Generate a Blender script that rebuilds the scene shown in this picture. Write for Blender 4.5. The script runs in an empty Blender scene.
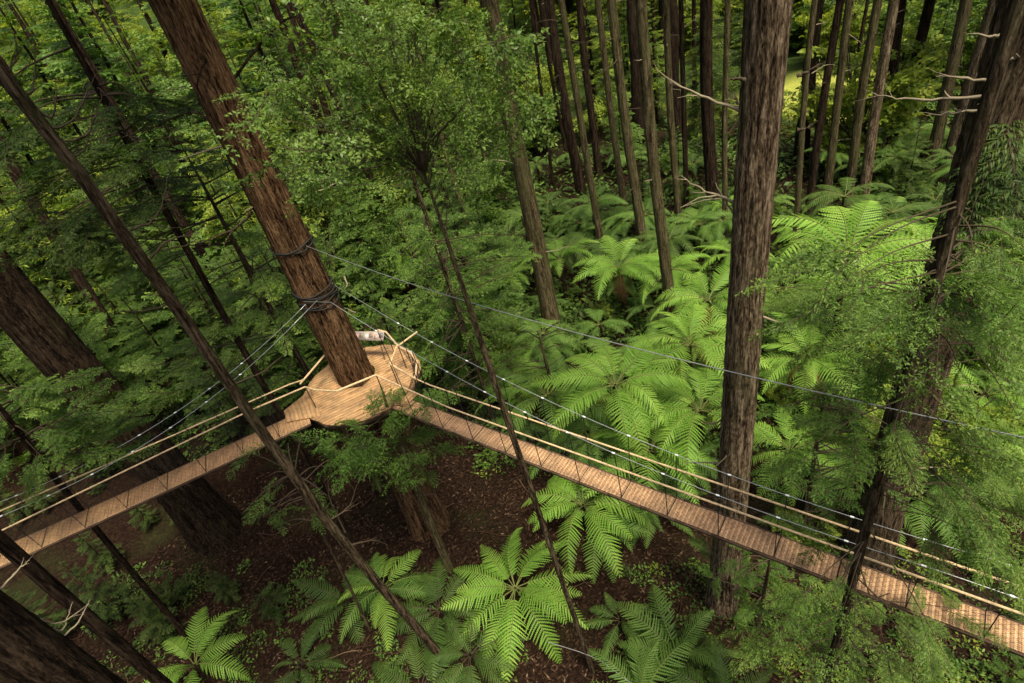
import bpy, math, random
import numpy as np
from mathutils import Vector, Matrix, noise as mnoise

# ------------------------------------------------------------------ camera model
F, CX, CY, H = 569.0, 512.0, 341.5, 20.0
S = 5.0 / 3.0
def _setup(nx=700, ny=1120):
    d = np.array([nx - CX, -(ny - CY), -F]); d /= np.linalg.norm(d)
    up = -d; fc = np.array([0, 0, -1.0])
    y = fc - fc.dot(up) * up; y /= np.linalg.norm(y)
    x = np.cross(y, up)
    return np.array([x, y, up])
RC = _setup()
def ray(px, py):
    v = RC @ np.array([px - CX, -(py - CY), -F]); return v / np.linalg.norm(v)
CAM = np.array([0, 0, H])
VIEW = RC @ np.array([0, 0, -1.0])
def atz(px, py, z=0.0):
    r = ray(px, py); return CAM + r * (z - H) / r[2]
def atd(px, py, hd):
    r = ray(px, py); return CAM + r * hd / math.hypot(r[0], r[1])
def on_plane(px, py, a, b):
    """where the sight line meets the vertical plane over plan points a, b"""
    r = ray(px, py); n = np.array([-(b[1] - a[1]), b[0] - a[0]])
    t = n.dot(np.array(a[:2])) / n.dot(r[:2]); return CAM + r * t

def ground_h(x, y):
    r = np.hypot(x, y)
    base = 0.22 * np.sin(x * .31 + 1.0) * np.cos(y * .27) + .12 * np.sin(x * .9) * np.sin(y * .8 + 2)
    far = np.clip((r - 85) / 60, 0, 4); hill = 14 * far ** 1.4 + 0 * x
    return base * np.clip(r / 14, .3, 1.5) - .1 + hill
def gz(x, y): return float(ground_h(np.float64(x), np.float64(y)))

scene = bpy.context.scene
COL = scene.collection
def link(o): COL.objects.link(o); return o

# ------------------------------------------------------------------ mesh builder
class MB:
    def __init__(s): s.v = []; s.q = []; s.t = []; s.m = []; s.n = 0
    def add(s, v, q, mat=0, tint=0.5):
        v = np.asarray(v, float).reshape(-1, 3); q = np.asarray(q, np.int64).reshape(-1, 4)
        s.v.append(v); s.q.append(q + s.n); s.n += len(v)
        s.t.append(np.broadcast_to(np.asarray(tint, float), (len(v),)).copy())
        s.m.append(np.broadcast_to(np.asarray(mat, np.int32), (len(q),)).copy())
    def merge(s, o, M=None, tshift=0.0):
        V, Q, T, MI = o
        if M is not None: V = V @ M[:3, :3].T + M[:3, 3]
        s.v.append(V); s.q.append(Q + s.n); s.n += len(V); s.t.append(np.clip(T + tshift, 0, 1)); s.m.append(MI)
    def data(s):
        return np.concatenate(s.v), np.concatenate(s.q), np.concatenate(s.t), np.concatenate(s.m)
    def mesh(s, name, mats, smooth=False):
        V, Q, T, MI = s.data()
        me = bpy.data.meshes.new(name)
        me.vertices.add(len(V)); me.vertices.foreach_set("co", V.astype(np.float32).ravel())
        me.loops.add(Q.size); me.loops.foreach_set("vertex_index", Q.astype(np.int32).ravel())
        me.polygons.add(len(Q)); me.polygons.foreach_set("loop_start", np.arange(0, Q.size, 4, dtype=np.int32))
        me.polygons.foreach_set("loop_total", np.full(len(Q), 4, np.int32))
        me.polygons.foreach_set("material_index", MI.astype(np.int32))
        if smooth: me.polygons.foreach_set("use_smooth", np.ones(len(Q), bool))
        for m in mats: me.materials.append(m)
        a = me.attributes.new("tint", 'FLOAT', 'POINT'); a.data.foreach_set("value", T.astype(np.float32))
        me.update(calc_edges=True)
        return me

def tube(mb, pts, radii, seg=6, mat=0, tint=0.5, cap=True):
    pts = np.asarray(pts, float); n = len(pts)
    radii = np.broadcast_to(np.asarray(radii, float), (n,))
    d = np.gradient(pts, axis=0); d /= np.linalg.norm(d, axis=1)[:, None] + 1e-9
    ref = np.array([0, 0, 1.0]) if abs(d[0, 2]) < .9 else np.array([1.0, 0, 0])
    a = np.cross(d, ref); a /= np.linalg.norm(a, axis=1)[:, None] + 1e-9
    b = np.cross(d, a)
    th = np.linspace(0, 2 * math.pi, seg, endpoint=False)
    V = pts[:, None, :] + radii[:, None, None] * (np.cos(th)[None, :, None] * a[:, None, :] + np.sin(th)[None, :, None] * b[:, None, :])
    i = np.arange(n - 1)[:, None] * seg; j = np.arange(seg)[None, :]; j2 = (j + 1) % seg
    Q = np.stack([i + j, i + j2, i + seg + j2, i + seg + j], -1).reshape(-1, 4)
    mb.add(V, Q, mat, tint)
    if cap:
        for k, p in ((0, pts[0]), (n - 1, pts[-1])):
            ring = V[k]; vv = np.vstack([ring, [p]]); h = []
            for q in range(0, seg, 2): h.append([q, (q + 1) % seg, (q + 2) % seg, seg])
            mb.add(vv, h, mat, tint)
def curve_pts(P, n=12):
    """Catmull-Rom through P"""
    P = [np.asarray(p, float) for p in P]
    if len(P) == 2: return np.array([P[0] + (P[1] - P[0]) * t for t in np.linspace(0, 1, n)])
    Q = [2 * P[0] - P[1]] + P + [2 * P[-1] - P[-2]]; out = []
    for i in range(1, len(Q) - 2):
        for t in np.linspace(0, 1, n, endpoint=False):
            a, b, c, d = Q[i - 1], Q[i], Q[i + 1], Q[i + 2]
            out.append(.5 * (2 * b + (c - a) * t + (2 * a - 5 * b + 4 * c - d) * t * t + (3 * b - a - 3 * c + d) * t ** 3))
    out.append(P[-1]); return np.array(out)
def box(mb, c, hx, hy, hz, ax=(1, 0, 0), ay=(0, 1, 0), az=(0, 0, 1), mat=0, tint=.5):
    c, ax, ay, az = map(lambda a: np.asarray(a, float), (c, ax, ay, az)); V = []
    for k in (-1, 1):
        for j in (-1, 1):
            for i in (-1, 1): V.append(c + ax * hx * i + ay * hy * j + az * hz * k)
    mb.add(V, [[0, 2, 3, 1], [4, 5, 7, 6], [0, 1, 5, 4], [2, 6, 7, 3], [0, 4, 6, 2], [1, 3, 7, 5]], mat, tint)

# ------------------------------------------------------------------ materials
def mat_new(name):
    m = bpy.data.materials.new(name); m.use_nodes = True; nt = m.node_tree; nt.nodes.clear()
    return m, nt, nt.nodes, nt.links
def ramp(N, stops):
    r = N.new('ShaderNodeValToRGB'); e = r.color_ramp.elements
    e[0].position, e[0].color = stops[0][0], (*stops[0][1], 1); e[1].position, e[1].color = stops[-1][0], (*stops[-1][1], 1)
    for p, c in stops[1:-1]:
        x = e.new(p); x.color = (*c, 1)
    return r
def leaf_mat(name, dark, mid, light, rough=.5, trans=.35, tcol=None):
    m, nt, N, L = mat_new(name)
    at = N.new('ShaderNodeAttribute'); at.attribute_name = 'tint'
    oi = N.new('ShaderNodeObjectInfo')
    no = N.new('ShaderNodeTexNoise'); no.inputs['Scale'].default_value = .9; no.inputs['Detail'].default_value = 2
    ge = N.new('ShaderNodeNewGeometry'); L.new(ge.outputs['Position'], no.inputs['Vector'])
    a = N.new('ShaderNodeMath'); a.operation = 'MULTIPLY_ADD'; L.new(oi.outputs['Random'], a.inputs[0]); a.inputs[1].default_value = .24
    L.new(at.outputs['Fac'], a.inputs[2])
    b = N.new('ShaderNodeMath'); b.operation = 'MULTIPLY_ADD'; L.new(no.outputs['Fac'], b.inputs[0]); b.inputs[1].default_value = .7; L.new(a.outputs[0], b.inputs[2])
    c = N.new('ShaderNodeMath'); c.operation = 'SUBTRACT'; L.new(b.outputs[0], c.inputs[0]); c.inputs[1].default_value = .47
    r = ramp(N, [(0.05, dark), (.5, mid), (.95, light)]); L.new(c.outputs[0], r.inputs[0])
    p = N.new('ShaderNodeBsdfPrincipled'); L.new(r.outputs[0], p.inputs['Base Color']); p.inputs['Roughness'].default_value = rough
    p.inputs['Specular IOR Level'].default_value = .14
    t = N.new('ShaderNodeBsdfTranslucent')
    mx = N.new('ShaderNodeMix'); mx.data_type = 'RGBA'; mx.blend_type = 'MULTIPLY'; mx.inputs[0].default_value = 1
    L.new(r.outputs[0], mx.inputs[6]); mx.inputs[7].default_value = (*(tcol or (1.5, 1.5, .7)), 1); L.new(mx.outputs[2], t.inputs[0])
    s = N.new('ShaderNodeMixShader'); s.inputs[0].default_value = trans
    L.new(p.outputs[0], s.inputs[1]); L.new(t.outputs[0], s.inputs[2])
    o = N.new('ShaderNodeOutputMaterial'); L.new(s.outputs[0], o.inputs[0]); return m
def bark_mat(name, c1, c2, c3, moss=(.07, .085, .025), moss_amt=.3, scale=11., stretch=.10):
    m, nt, N, L = mat_new(name)
    tc = N.new('ShaderNodeTexCoord'); mp = N.new('ShaderNodeMapping'); mp.inputs['Scale'].default_value = (scale, scale, scale * stretch)
    L.new(tc.outputs['Object'], mp.inputs[0])
    n1 = N.new('ShaderNodeTexNoise'); n1.inputs['Scale'].default_value = 1; n1.inputs['Detail'].default_value = 7; n1.inputs['Roughness'].default_value = .65
    n1.inputs['Distortion'].default_value = .6
    L.new(mp.outputs[0], n1.inputs['Vector'])
    mp3 = N.new('ShaderNodeMapping'); mp3.inputs['Scale'].default_value = (scale * 2.6, scale * 2.6, scale * .55); L.new(tc.outputs['Object'], mp3.inputs[0])
    n3 = N.new('ShaderNodeTexNoise'); n3.inputs['Scale'].default_value = 1; n3.inputs['Detail'].default_value = 5; n3.inputs['Roughness'].default_value = .7; L.new(mp3.outputs[0], n3.inputs['Vector'])
    nm = N.new('ShaderNodeMath'); nm.operation = 'MULTIPLY_ADD'; L.new(n3.outputs['Fac'], nm.inputs[0]); nm.inputs[1].default_value = .75
    nn = N.new('ShaderNodeMath'); nn.operation = 'SUBTRACT'; L.new(n1.outputs['Fac'], nn.inputs[0]); nn.inputs[1].default_value = .375; L.new(nn.outputs[0], nm.inputs[2])
    at = N.new('ShaderNodeAttribute'); at.attribute_name = 'tint'
    ad = N.new('ShaderNodeMath'); ad.operation = 'MULTIPLY_ADD'; L.new(at.outputs['Fac'], ad.inputs[0]); ad.inputs[1].default_value = .3
    L.new(nm.outputs[0], ad.inputs[2])
    r = ramp(N, [(.50, c1), (.64, c2), (.82, c3)]); L.new(ad.outputs[0], r.inputs[0])
    n2 = N.new('ShaderNodeTexNoise'); n2.inputs['Scale'].default_value = 1.6; n2.inputs['Detail'].default_value = 8; n2.inputs['Roughness'].default_value = .7
    mp2 = N.new('ShaderNodeMapping'); mp2.inputs['Scale'].default_value = (1, 1, .3); L.new(tc.outputs['Object'], mp2.inputs[0]); L.new(mp2.outputs[0], n2.inputs['Vector'])
    r2 = ramp(N, [(.62 - moss_amt * .45, (0, 0, 0)), (.78 - moss_amt * .35, (1, 1, 1))]); L.new(n2.outputs['Fac'], r2.inputs[0])
    mu = N.new('ShaderNodeMath'); mu.operation = 'MULTIPLY'; L.new(r2.outputs[0], mu.inputs[0]); mu.inputs[1].default_value = min(1, moss_amt * 1.6)
    mx = N.new('ShaderNodeMix'); mx.data_type = 'RGBA'; L.new(mu.outputs[0], mx.inputs[0]); L.new(r.outputs[0], mx.inputs[6]); mx.inputs[7].default_value = (*moss, 1)
    p = N.new('ShaderNodeBsdfPrincipled'); L.new(mx.outputs[2], p.inputs['Base Color']); p.inputs['Roughness'].default_value = .9
    p.inputs['Specular IOR Level'].default_value = .04
    bu = N.new('ShaderNodeBump'); bu.inputs['Strength'].default_value = 1; bu.inputs['Distance'].default_value = .12
    L.new(nm.outputs[0], bu.inputs['Height']); L.new(bu.outputs[0], p.inputs['Normal'])
    o = N.new('ShaderNodeOutputMaterial'); L.new(p.outputs[0], o.inputs[0]); return m
def plain_mat(name, col, rough=.6, metal=0, vary=.25, scale=6, stretch=(1, 1, 1), stain=0.0):
    m, nt, N, L = mat_new(name)
    tc = N.new('ShaderNodeTexCoord'); mp = N.new('ShaderNodeMapping'); mp.inputs['Scale'].default_value = stretch; L.new(tc.outputs['Object'], mp.inputs[0])
    n = N.new('ShaderNodeTexNoise'); n.inputs['Scale'].default_value = scale; n.inputs['Detail'].default_value = 6; L.new(mp.outputs[0], n.inputs['Vector'])
    at = N.new('ShaderNodeAttribute'); at.attribute_name = 'tint'
    av = N.new('ShaderNodeMath'); av.operation = 'MULTIPLY_ADD'; L.new(at.outputs['Fac'], av.inputs[0]); av.inputs[1].default_value = .5; L.new(n.outputs['Fac'], av.inputs[2])
    lo = tuple(c * (1 - vary) for c in col); hi = tuple(min(1, c * (1 + vary)) for c in col)
    r = ramp(N, [(.5, lo), (1.0, hi)]); L.new(av.outputs[0], r.inputs[0])
    src = r.outputs[0]
    if stain:
        g = N.new('ShaderNodeNewGeometry'); ns = N.new('ShaderNodeTexNoise'); ns.inputs['Scale'].default_value = 1.7; ns.inputs['Detail'].default_value = 9; ns.inputs['Roughness'].default_value = .72; L.new(g.outputs['Position'], ns.inputs['Vector'])
        rs = ramp(N, [(.46, (0, 0, 0)), (.68, (1, 1, 1))]); L.new(ns.outputs['Fac'], rs.inputs[0]); ms = N.new('ShaderNodeMath'); ms.operation = 'MULTIPLY'; L.new(rs.outputs[0], ms.inputs[0]); ms.inputs[1].default_value = stain
        mi = N.new('ShaderNodeMix'); mi.data_type = 'RGBA'; L.new(ms.outputs[0], mi.inputs[0]); L.new(src, mi.inputs[6]); mi.inputs[7].default_value = (.14, .115, .07, 1); src = mi.outputs[2]
    p = N.new('ShaderNodeBsdfPrincipled'); L.new(src, p.inputs['Base Color']); p.inputs['Roughness'].default_value = rough; p.inputs['Metallic'].default_value = metal; p.inputs['Specular IOR Level'].default_value = .2
    bu = N.new('ShaderNodeBump'); bu.inputs['Strength'].default_value = .3; bu.inputs['Distance'].default_value = .01; L.new(n.outputs['Fac'], bu.inputs['Height']); L.new(bu.outputs[0], p.inputs['Normal'])
    o = N.new('ShaderNodeOutputMaterial'); L.new(p.outputs[0], o.inputs[0]); return m

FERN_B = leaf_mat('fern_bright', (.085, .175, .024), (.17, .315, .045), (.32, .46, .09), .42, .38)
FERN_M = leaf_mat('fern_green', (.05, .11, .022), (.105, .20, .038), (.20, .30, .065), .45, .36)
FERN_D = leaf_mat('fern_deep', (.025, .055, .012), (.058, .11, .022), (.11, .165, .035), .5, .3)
FERN_X = leaf_mat('fern_dead', (.06, .035, .015), (.15, .085, .035), (.3, .17, .07), .8, .2, (1, .8, .5))
LEAF_BLUE = leaf_mat('leaf_bluegreen', (.03, .065, .013), (.08, .145, .026), (.17, .25, .05), .4, .3)
LEAF_MID = leaf_mat('leaf_midgreen', (.026, .058, .011), (.072, .142, .024), (.18, .26, .05), .45, .35)
LEAF_YEL = leaf_mat('leaf_yellowgreen', (.05, .09, .014), (.13, .20, .026), (.30, .34, .05), .45, .4)
LEAF_FRESH = leaf_mat('leaf_fresh', (.03, .075, .013), (.082, .17, .027), (.19, .30, .055), .45, .38)
LEAF_DARK = leaf_mat('leaf_darkgreen', (.014, .030, .007), (.036, .068, .013), (.09, .13, .026), .5, .3)
TWIG = plain_mat('twig_bark', (.055, .04, .024), .9)
TWIG_PALE = plain_mat('pale_dead_wood', (.22, .18, .12), .9)
BARK_GREY = bark_mat('bark_grey_brown', (.014, .009, .006), (.12, .082, .050), (.38, .285, .19), moss=(.10, .105, .05), moss_amt=.3)
BARK_RED = bark_mat('bark_red_brown', (.013, .007, .004), (.11, .058, .029), (.26, .155, .082), moss=(.07, .06, .03), moss_amt=.25)
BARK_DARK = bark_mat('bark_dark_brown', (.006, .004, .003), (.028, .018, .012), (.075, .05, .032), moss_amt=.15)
BARK_MOSS = bark_mat('bark_mossy', (.02, .014, .007), (.09, .068, .037), (.21, .165, .095), moss=(.085, .085, .032), moss_amt=.4)
BARK_SLIM = bark_mat('bark_slim_brown', (.013, .009, .006), (.07, .048, .029), (.19, .14, .09), moss_amt=.25)
BARK_FERN = bark_mat('fern_trunk_fibre', (.008, .006, .004), (.035, .022, .014), (.09, .055, .035), moss_amt=.1, scale=30, stretch=.3)

# ------------------------------------------------------------------ tagging
def tag(o, label=None, cat=None, group=None, kind=None):
    if label: o['label'] = label
    if cat: o['category'] = cat
    if group: o['group'] = group
    if kind: o['kind'] = kind
    return o
def empty(name, loc, rz=0.0, sc=1.0):
    o = bpy.data.objects.new(name, None); o.location = loc; o.rotation_euler = (0, 0, rz); o.scale = (sc,) * 3
    o.empty_display_size = .3; return link(o)
def child(name, me, parent, loc=(0, 0, 0), rot=(0, 0, 0), sc=(1, 1, 1)):
    o = bpy.data.objects.new(name, me); o.parent = parent; o.location = loc; o.rotation_euler = rot
    o.scale = sc if hasattr(sc, '__len__') else (sc,) * 3; return link(o)

# ------------------------------------------------------------------ bough templates
def bough_tpl(kind, seed, L=1.6, n_br=26, spread=.40, leaf=.05, width=.28, gap=.035, droop=.25, twig_r=.012):
    rg = np.random.default_rng(seed); mb = MB()
    ts = np.linspace(0, 1, 9)
    wob = rg.normal(0, .03, 2)
    def ax(t): return np.stack([L * t, L * (wob[0] * np.sin(t * 5) + wob[1] * t), -droop * L * t ** 2 + 0 * t], -1)
    tube(mb, ax(ts), twig_r * (1.05 - ts), 4, 1, .4, cap=False)
    P, U, LN, TT = [], [], [], []
    for i in range(n_br):
        t = .10 + .88 * (i + rg.uniform(-.3, .3)) / n_br; sgn = 1 if i % 2 else -1
        prof = math.sin(min(1, (t * 1.25)) * math.pi * .62) * (1.12 - t) * 1.25
        l = L * spread * max(.12, prof) * rg.uniform(.7, 1.15)
        ang = sgn * math.radians(rg.uniform(45, 68)) if kind != 'broad' else sgn * math.radians(rg.uniform(30, 80))
        el = rg.normal(0, .10 if kind == 'flat' else .35 if kind == 'broad' else .22)
        b = ax(np.array(t)); d = np.array([math.cos(ang) * math.cos(el), math.sin(ang) * math.cos(el), math.sin(el)])
        nl = max(3, int(l / gap)); s = (np.arange(nl) + .5) / nl
        pos = b + d * (l * s)[:, None]; pos[:, 2] -= droop * .9 * l * s ** 2
        bend = d.copy(); bend[2] -= droop * .6; bend /= np.linalg.norm(bend)
        w = np.cross(d, [0, 0, 1.0]); w /= np.linalg.norm(w) + 1e-9
        tw = .0035 * L; e = b + d * l; e[2] -= droop * .9 * l
        mb.add([b - w * tw, b + w * tw, e + w * tw * .3, e - w * tw * .3], [[0, 1, 2, 3]], 1, .4)
        for sd in (-1, 1):
            if kind == 'broad':
                u = bend + sd * w * rg.uniform(.3, 1.4, (nl, 1)) + rg.normal(0, .45, (nl, 3))
            else:
                u = bend * .8 + sd * w * rg.uniform(.55, 1.0, (nl, 1)) + rg.normal(0, .16, (nl, 3)) - np.array([0, 0, .12])
            u /= np.linalg.norm(u, axis=1)[:, None]
            P.append(pos); U.append(u)
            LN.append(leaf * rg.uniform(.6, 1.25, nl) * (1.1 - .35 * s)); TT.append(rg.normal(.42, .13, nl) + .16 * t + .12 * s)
    P = np.concatenate(P); U = np.concatenate(U); LN = np.concatenate(LN)[:, None]; TT = np.concatenate(TT)
    up = np.array([0, 0, 1.0]) + rg.normal(0, .55 if kind == 'broad' else .3, P.shape)
    W = np.cross(up, U); W /= np.linalg.norm(W, axis=1)[:, None] + 1e-9
    Wd = W * LN * width
    V = np.stack([P, P + U * LN * .45 + Wd, P + U * LN, P + U * LN * .45 - Wd], 1)
    V[:, 2, 2] -= LN[:, 0] * .15
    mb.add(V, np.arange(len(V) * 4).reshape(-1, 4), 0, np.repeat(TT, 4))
    return mb.data()

TPL = {
 'con': [bough_tpl('con', 10 + i, n_br=26, leaf=.13, width=.17, gap=.06, droop=.25) for i in range(5)],
 'feather': [bough_tpl('con', 20 + i, n_br=34, spread=.42, leaf=.12, width=.10, gap=.036, droop=.45) for i in range(4)],
 'flat': [bough_tpl('flat', 30 + i, n_br=30, spread=.36, leaf=.11, width=.2, gap=.055, droop=.18) for i in range(4)],
 'broad': [bough_tpl('broad', 40 + i, n_br=22, spread=.42, leaf=.15, width=.25, gap=.07, droop=.15) for i in range(5)],
 'fine': [bough_tpl('broad', 80 + i, n_br=24, spread=.45, leaf=.095, width=.24, gap=.06, droop=.3, twig_r=.008) for i in range(5)],
 'farcon': [bough_tpl('con', 50 + i, n_br=18, spread=.42, leaf=.2, width=.16, gap=.11, droop=.3) for i in range(3)],
 'farbroad': [bough_tpl('broad', 60 + i, n_br=14, spread=.5, leaf=.22, width=.28, gap=.13, droop=.15) for i in range(3)],
 'canopy': [bough_tpl('con', 70 + i, n_br=16, spread=.5, leaf=.27, width=.26, gap=.13, droop=.2, twig_r=.03) for i in range(2)],
}
TL = 1.6
def frame(base, d, scale, roll=0.0):
    d = np.asarray(d, float); d = d / np.linalg.norm(d)
    y = np.cross([0, 0, 1.0], d); ny = np.linalg.norm(y)
    y = y / ny if ny > 1e-4 else np.array([0, 1.0, 0]); z = np.cross(d, y)
    c, s = math.cos(roll), math.sin(roll); y, z = y * c + z * s, z * c - y * s
    M = np.eye(4); M[:3, 0] = d * scale; M[:3, 1] = y * scale; M[:3, 2] = z * scale; M[:3, 3] = base; return M
def add_bough(mb, kind, a, b, rg, roll=.25, droop_fix=True):
    a = np.asarray(a, float); b = np.asarray(b, float); d = b - a; l = np.linalg.norm(d)
    T = TPL[kind][rg.integers(len(TPL[kind]))]
    d = d / l; d[2] += .15
    mb.merge(T, frame(a, d, l / TL, rg.normal(0, roll)), rg.normal(0, .07))

def cone_crown(rg, kind, h0, h1, rmax, n, elev=-.1, shape=.75, jitter=.3, trunk_r=.05):
    """boughs in loose whorls up a stem"""
    mb = MB(); az = rg.uniform(0, 6.28)
    for i in range(n):
        t = (i + rg.uniform(-.5, .5)) / n; z = h0 + (h1 - h0) * np.clip(t, 0, 1)
        az += 2.4 + rg.normal(0, .3)
        r = rmax * (max(.04, 1 - t) ** shape) * rg.uniform(1 - jitter, 1 + jitter * .6) * min(1, .55 + t * 2.5)
        r = max(r, .35)
        e = elev + .5 * t + rg.normal(0, .14)
        d = np.array([math.cos(az) * math.cos(e), math.sin(az) * math.cos(e), math.sin(e)])
        a = np.array([0, 0, z]); add_bough(mb, kind, a, a + d * r, rg)
    return mb
def dome_crown(rg, kind, h0, h1, rmax, n_limb, per, limb_r=.05):
    mb = MB(); 
    for i in range(n_limb):
        az = rg.uniform(0, 6.28); zt = rg.uniform(0, 1); z0 = h0 * .6 + (h0 * .4) * rg.uniform(0, 1)
        top = np.array([math.cos(az), math.sin(az), 0]) * rmax * math.sin(.35 + zt * 1.1) ** .8 * rg.uniform(.45, 1) * (1.0 - .35 * zt)
        top[2] = h0 + (h1 - h0) * zt
        mid = top * .5; mid[2] = z0 + (top[2] - z0) * .45 + rg.normal(0, .15)
        P = curve_pts([np.array([0, 0, z0]), mid, top], 4); tube(mb, P, np.linspace(limb_r, limb_r * .25, len(P)), 5, 1, .4, cap=False)
        for k in range(per):
            s = rg.uniform(.4, 1); p = P[int(s * (len(P) - 1))]
            a2 = az + rg.normal(0, 1.1); e = rg.normal(.12, .35)
            d = np.array([math.cos(a2) * math.cos(e), math.sin(a2) * math.cos(e), math.sin(e)]) * rmax * rg.uniform(.3, .6)
            add_bough(mb, kind, p, p + d, rg, .5)
    return mb

# ------------------------------------------------------------------ trunks
def trunk_mesh(name, base, pts, radii, mat, seg=40, step=.22, ridge=.09, seed=0, flare=.35, flare_h=1.6):
    """pts in world; mesh local to base"""
    rg = np.random.default_rng(seed); pts = np.asarray(pts, float)
    cum = np.r_[0, np.cumsum(np.linalg.norm(np.diff(pts, axis=0), axis=1))]
    n = max(6, int(cum[-1] / step)); s = np.linspace(0, cum[-1], n)
    C = np.stack([np.interp(s, cum, pts[:, k]) for k in range(3)], -1) - np.asarray(base)
    C[:, 0] += .03 * np.sin(s * .5 + seed) * radii[0]; C[:, 1] += .03 * np.cos(s * .4 + seed) * radii[0]
    R = np.interp(s, cum, np.asarray(radii, float)); R = R * (1 + flare * np.exp(-s / flare_h))
    th = np.linspace(0, 2 * math.pi, seg, endpoint=False)
    disp = np.zeros((n, seg)); S2, T2 = np.meshgrid(s, th, indexing='ij')
    ks = [3, 5, 7, 11, 13, 17, 19, 23] if seg >= 30 else [3, 5, 6]
    for k in ks:
        if k > seg / 2.4: continue
        f = rg.uniform(.15, .9); disp += rg.uniform(.5, 1) / (k ** .35) * np.sin(k * T2 + rg.uniform(0, 6) + rg.uniform(.6, 2.2) * np.sin(S2 * f + rg.uniform(0, 6)) + .5 * np.sin(S2 * f * 3.7 + k))
    disp = disp / (len(ks) ** .5); fl = 1 + 1.5 * np.exp(-s / flare_h)[:, None]
    nz = rg.normal(0, .25, (n, seg)) * (seg >= 30)
    rr = R[:, None] * (1 + ridge * (disp * fl + nz))
    V = np.stack([C[:, None, 0] + rr * np.cos(th), C[:, None, 1] + rr * np.sin(th), np.repeat(C[:, None, 2], seg, 1)], -1)
    i = np.arange(n - 1)[:, None] * seg; j = np.arange(seg)[None, :]; j2 = (j + 1) % seg
    Q = np.stack([i + j, i + j2, i + seg + j2, i + seg + j], -1).reshape(-1, 4)
    mb = MB(); mb.add(V.reshape(-1, 3), Q, 0, np.clip(.45 + .28 * disp, 0, 1).ravel())
    return mb.mesh(name, [mat], smooth=True)

class Tree: pass
def fit_trunk(top, base, wpx, ref=None, height=34, hd=None, sink=.3):
    """top, base, ref in photo pixels; hd = horizontal distance when the base is hidden"""
    t = Tree()
    if hd is None: B = atz(*base, 0.0)
    else: B = atd(*base, hd); 
    B = np.array([B[0], B[1], gz(B[0], B[1])])
    r = ray(*top); hr = math.hypot(r[0], r[1])
    k = (B[:2] @ r[:2]) / (hr * hr)
    T = CAM + r * k
    ax = (T - B); ax = ax / ax[2] if T[2] - B[2] > 1 else np.array([0, 0, 1.0])
    t.B, t.ax = B, ax
    ref = ref or top
    rr = ray(*ref); kk = (B[:2] @ rr[:2]) / (rr[0] ** 2 + rr[1] ** 2); slant = kk
    t.r = .78 * wpx * slant * float(rr @ VIEW) / F / 2; t.zref = (CAM + rr * kk)[2]; t.h = height; t.hd = math.hypot(B[0], B[1])
    return t
def at_h(t, z): return t.B + t.ax * (z - t.B[2])
def rad_at(t, z): return max(.02, t.r * (1 - .018 * (z - t.zref)))
def build_trunk(t, root, mat, seed, near=True, ridge=.09, flare=.35, taper_top=.12, flare_h=1.6, top_z=None):
    zs = np.linspace(-.3, top_z or t.h, 12)
    P = np.array([t.B + t.ax * z for z in zs]); bow = (.07 * math.sin(seed) , .07 * math.cos(seed * 1.7)); thin = t.r < .45
    if thin: P[:, 0] += bow[0] * np.sin(zs * .33 + seed) * 1.6; P[:, 1] += bow[1] * np.sin(zs * .27 + seed * 2) * 1.6
    R = np.array([rad_at(t, t.B[2] + z) for z in zs]); 
    if not top_z: R[-3:] *= [.8, .5, taper_top]
    me = trunk_mesh('trunk', t.B, P, R, mat, seg=(64 if near == 2 else 40 if near else 14), step=(.12 if near == 2 else .25 if near else 1.0), ridge=ridge, seed=seed, flare=flare, flare_h=flare_h)
    return child('trunk', me, root)

rng = np.random.default_rng(7)
# shared high canopy crowns (above the frame)
def mk_canopy(seed):
    rg = np.random.default_rng(seed); mb = cone_crown(rg, 'canopy', 0, 15, 4.0, 46, elev=-.05, shape=.6)
    return mb.mesh('crown', [LEAF_MID, TWIG])
CANOPY = [mk_canopy(s) for s in range(3)]
def canopy(root, t, z, sc=1.0, seed=0):
    p = at_h(t, z) - t.B
    return child('crown', CANOPY[seed % 3], root, tuple(p), (0, 0, seed * 1.3), (sc, sc, sc))

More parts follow.
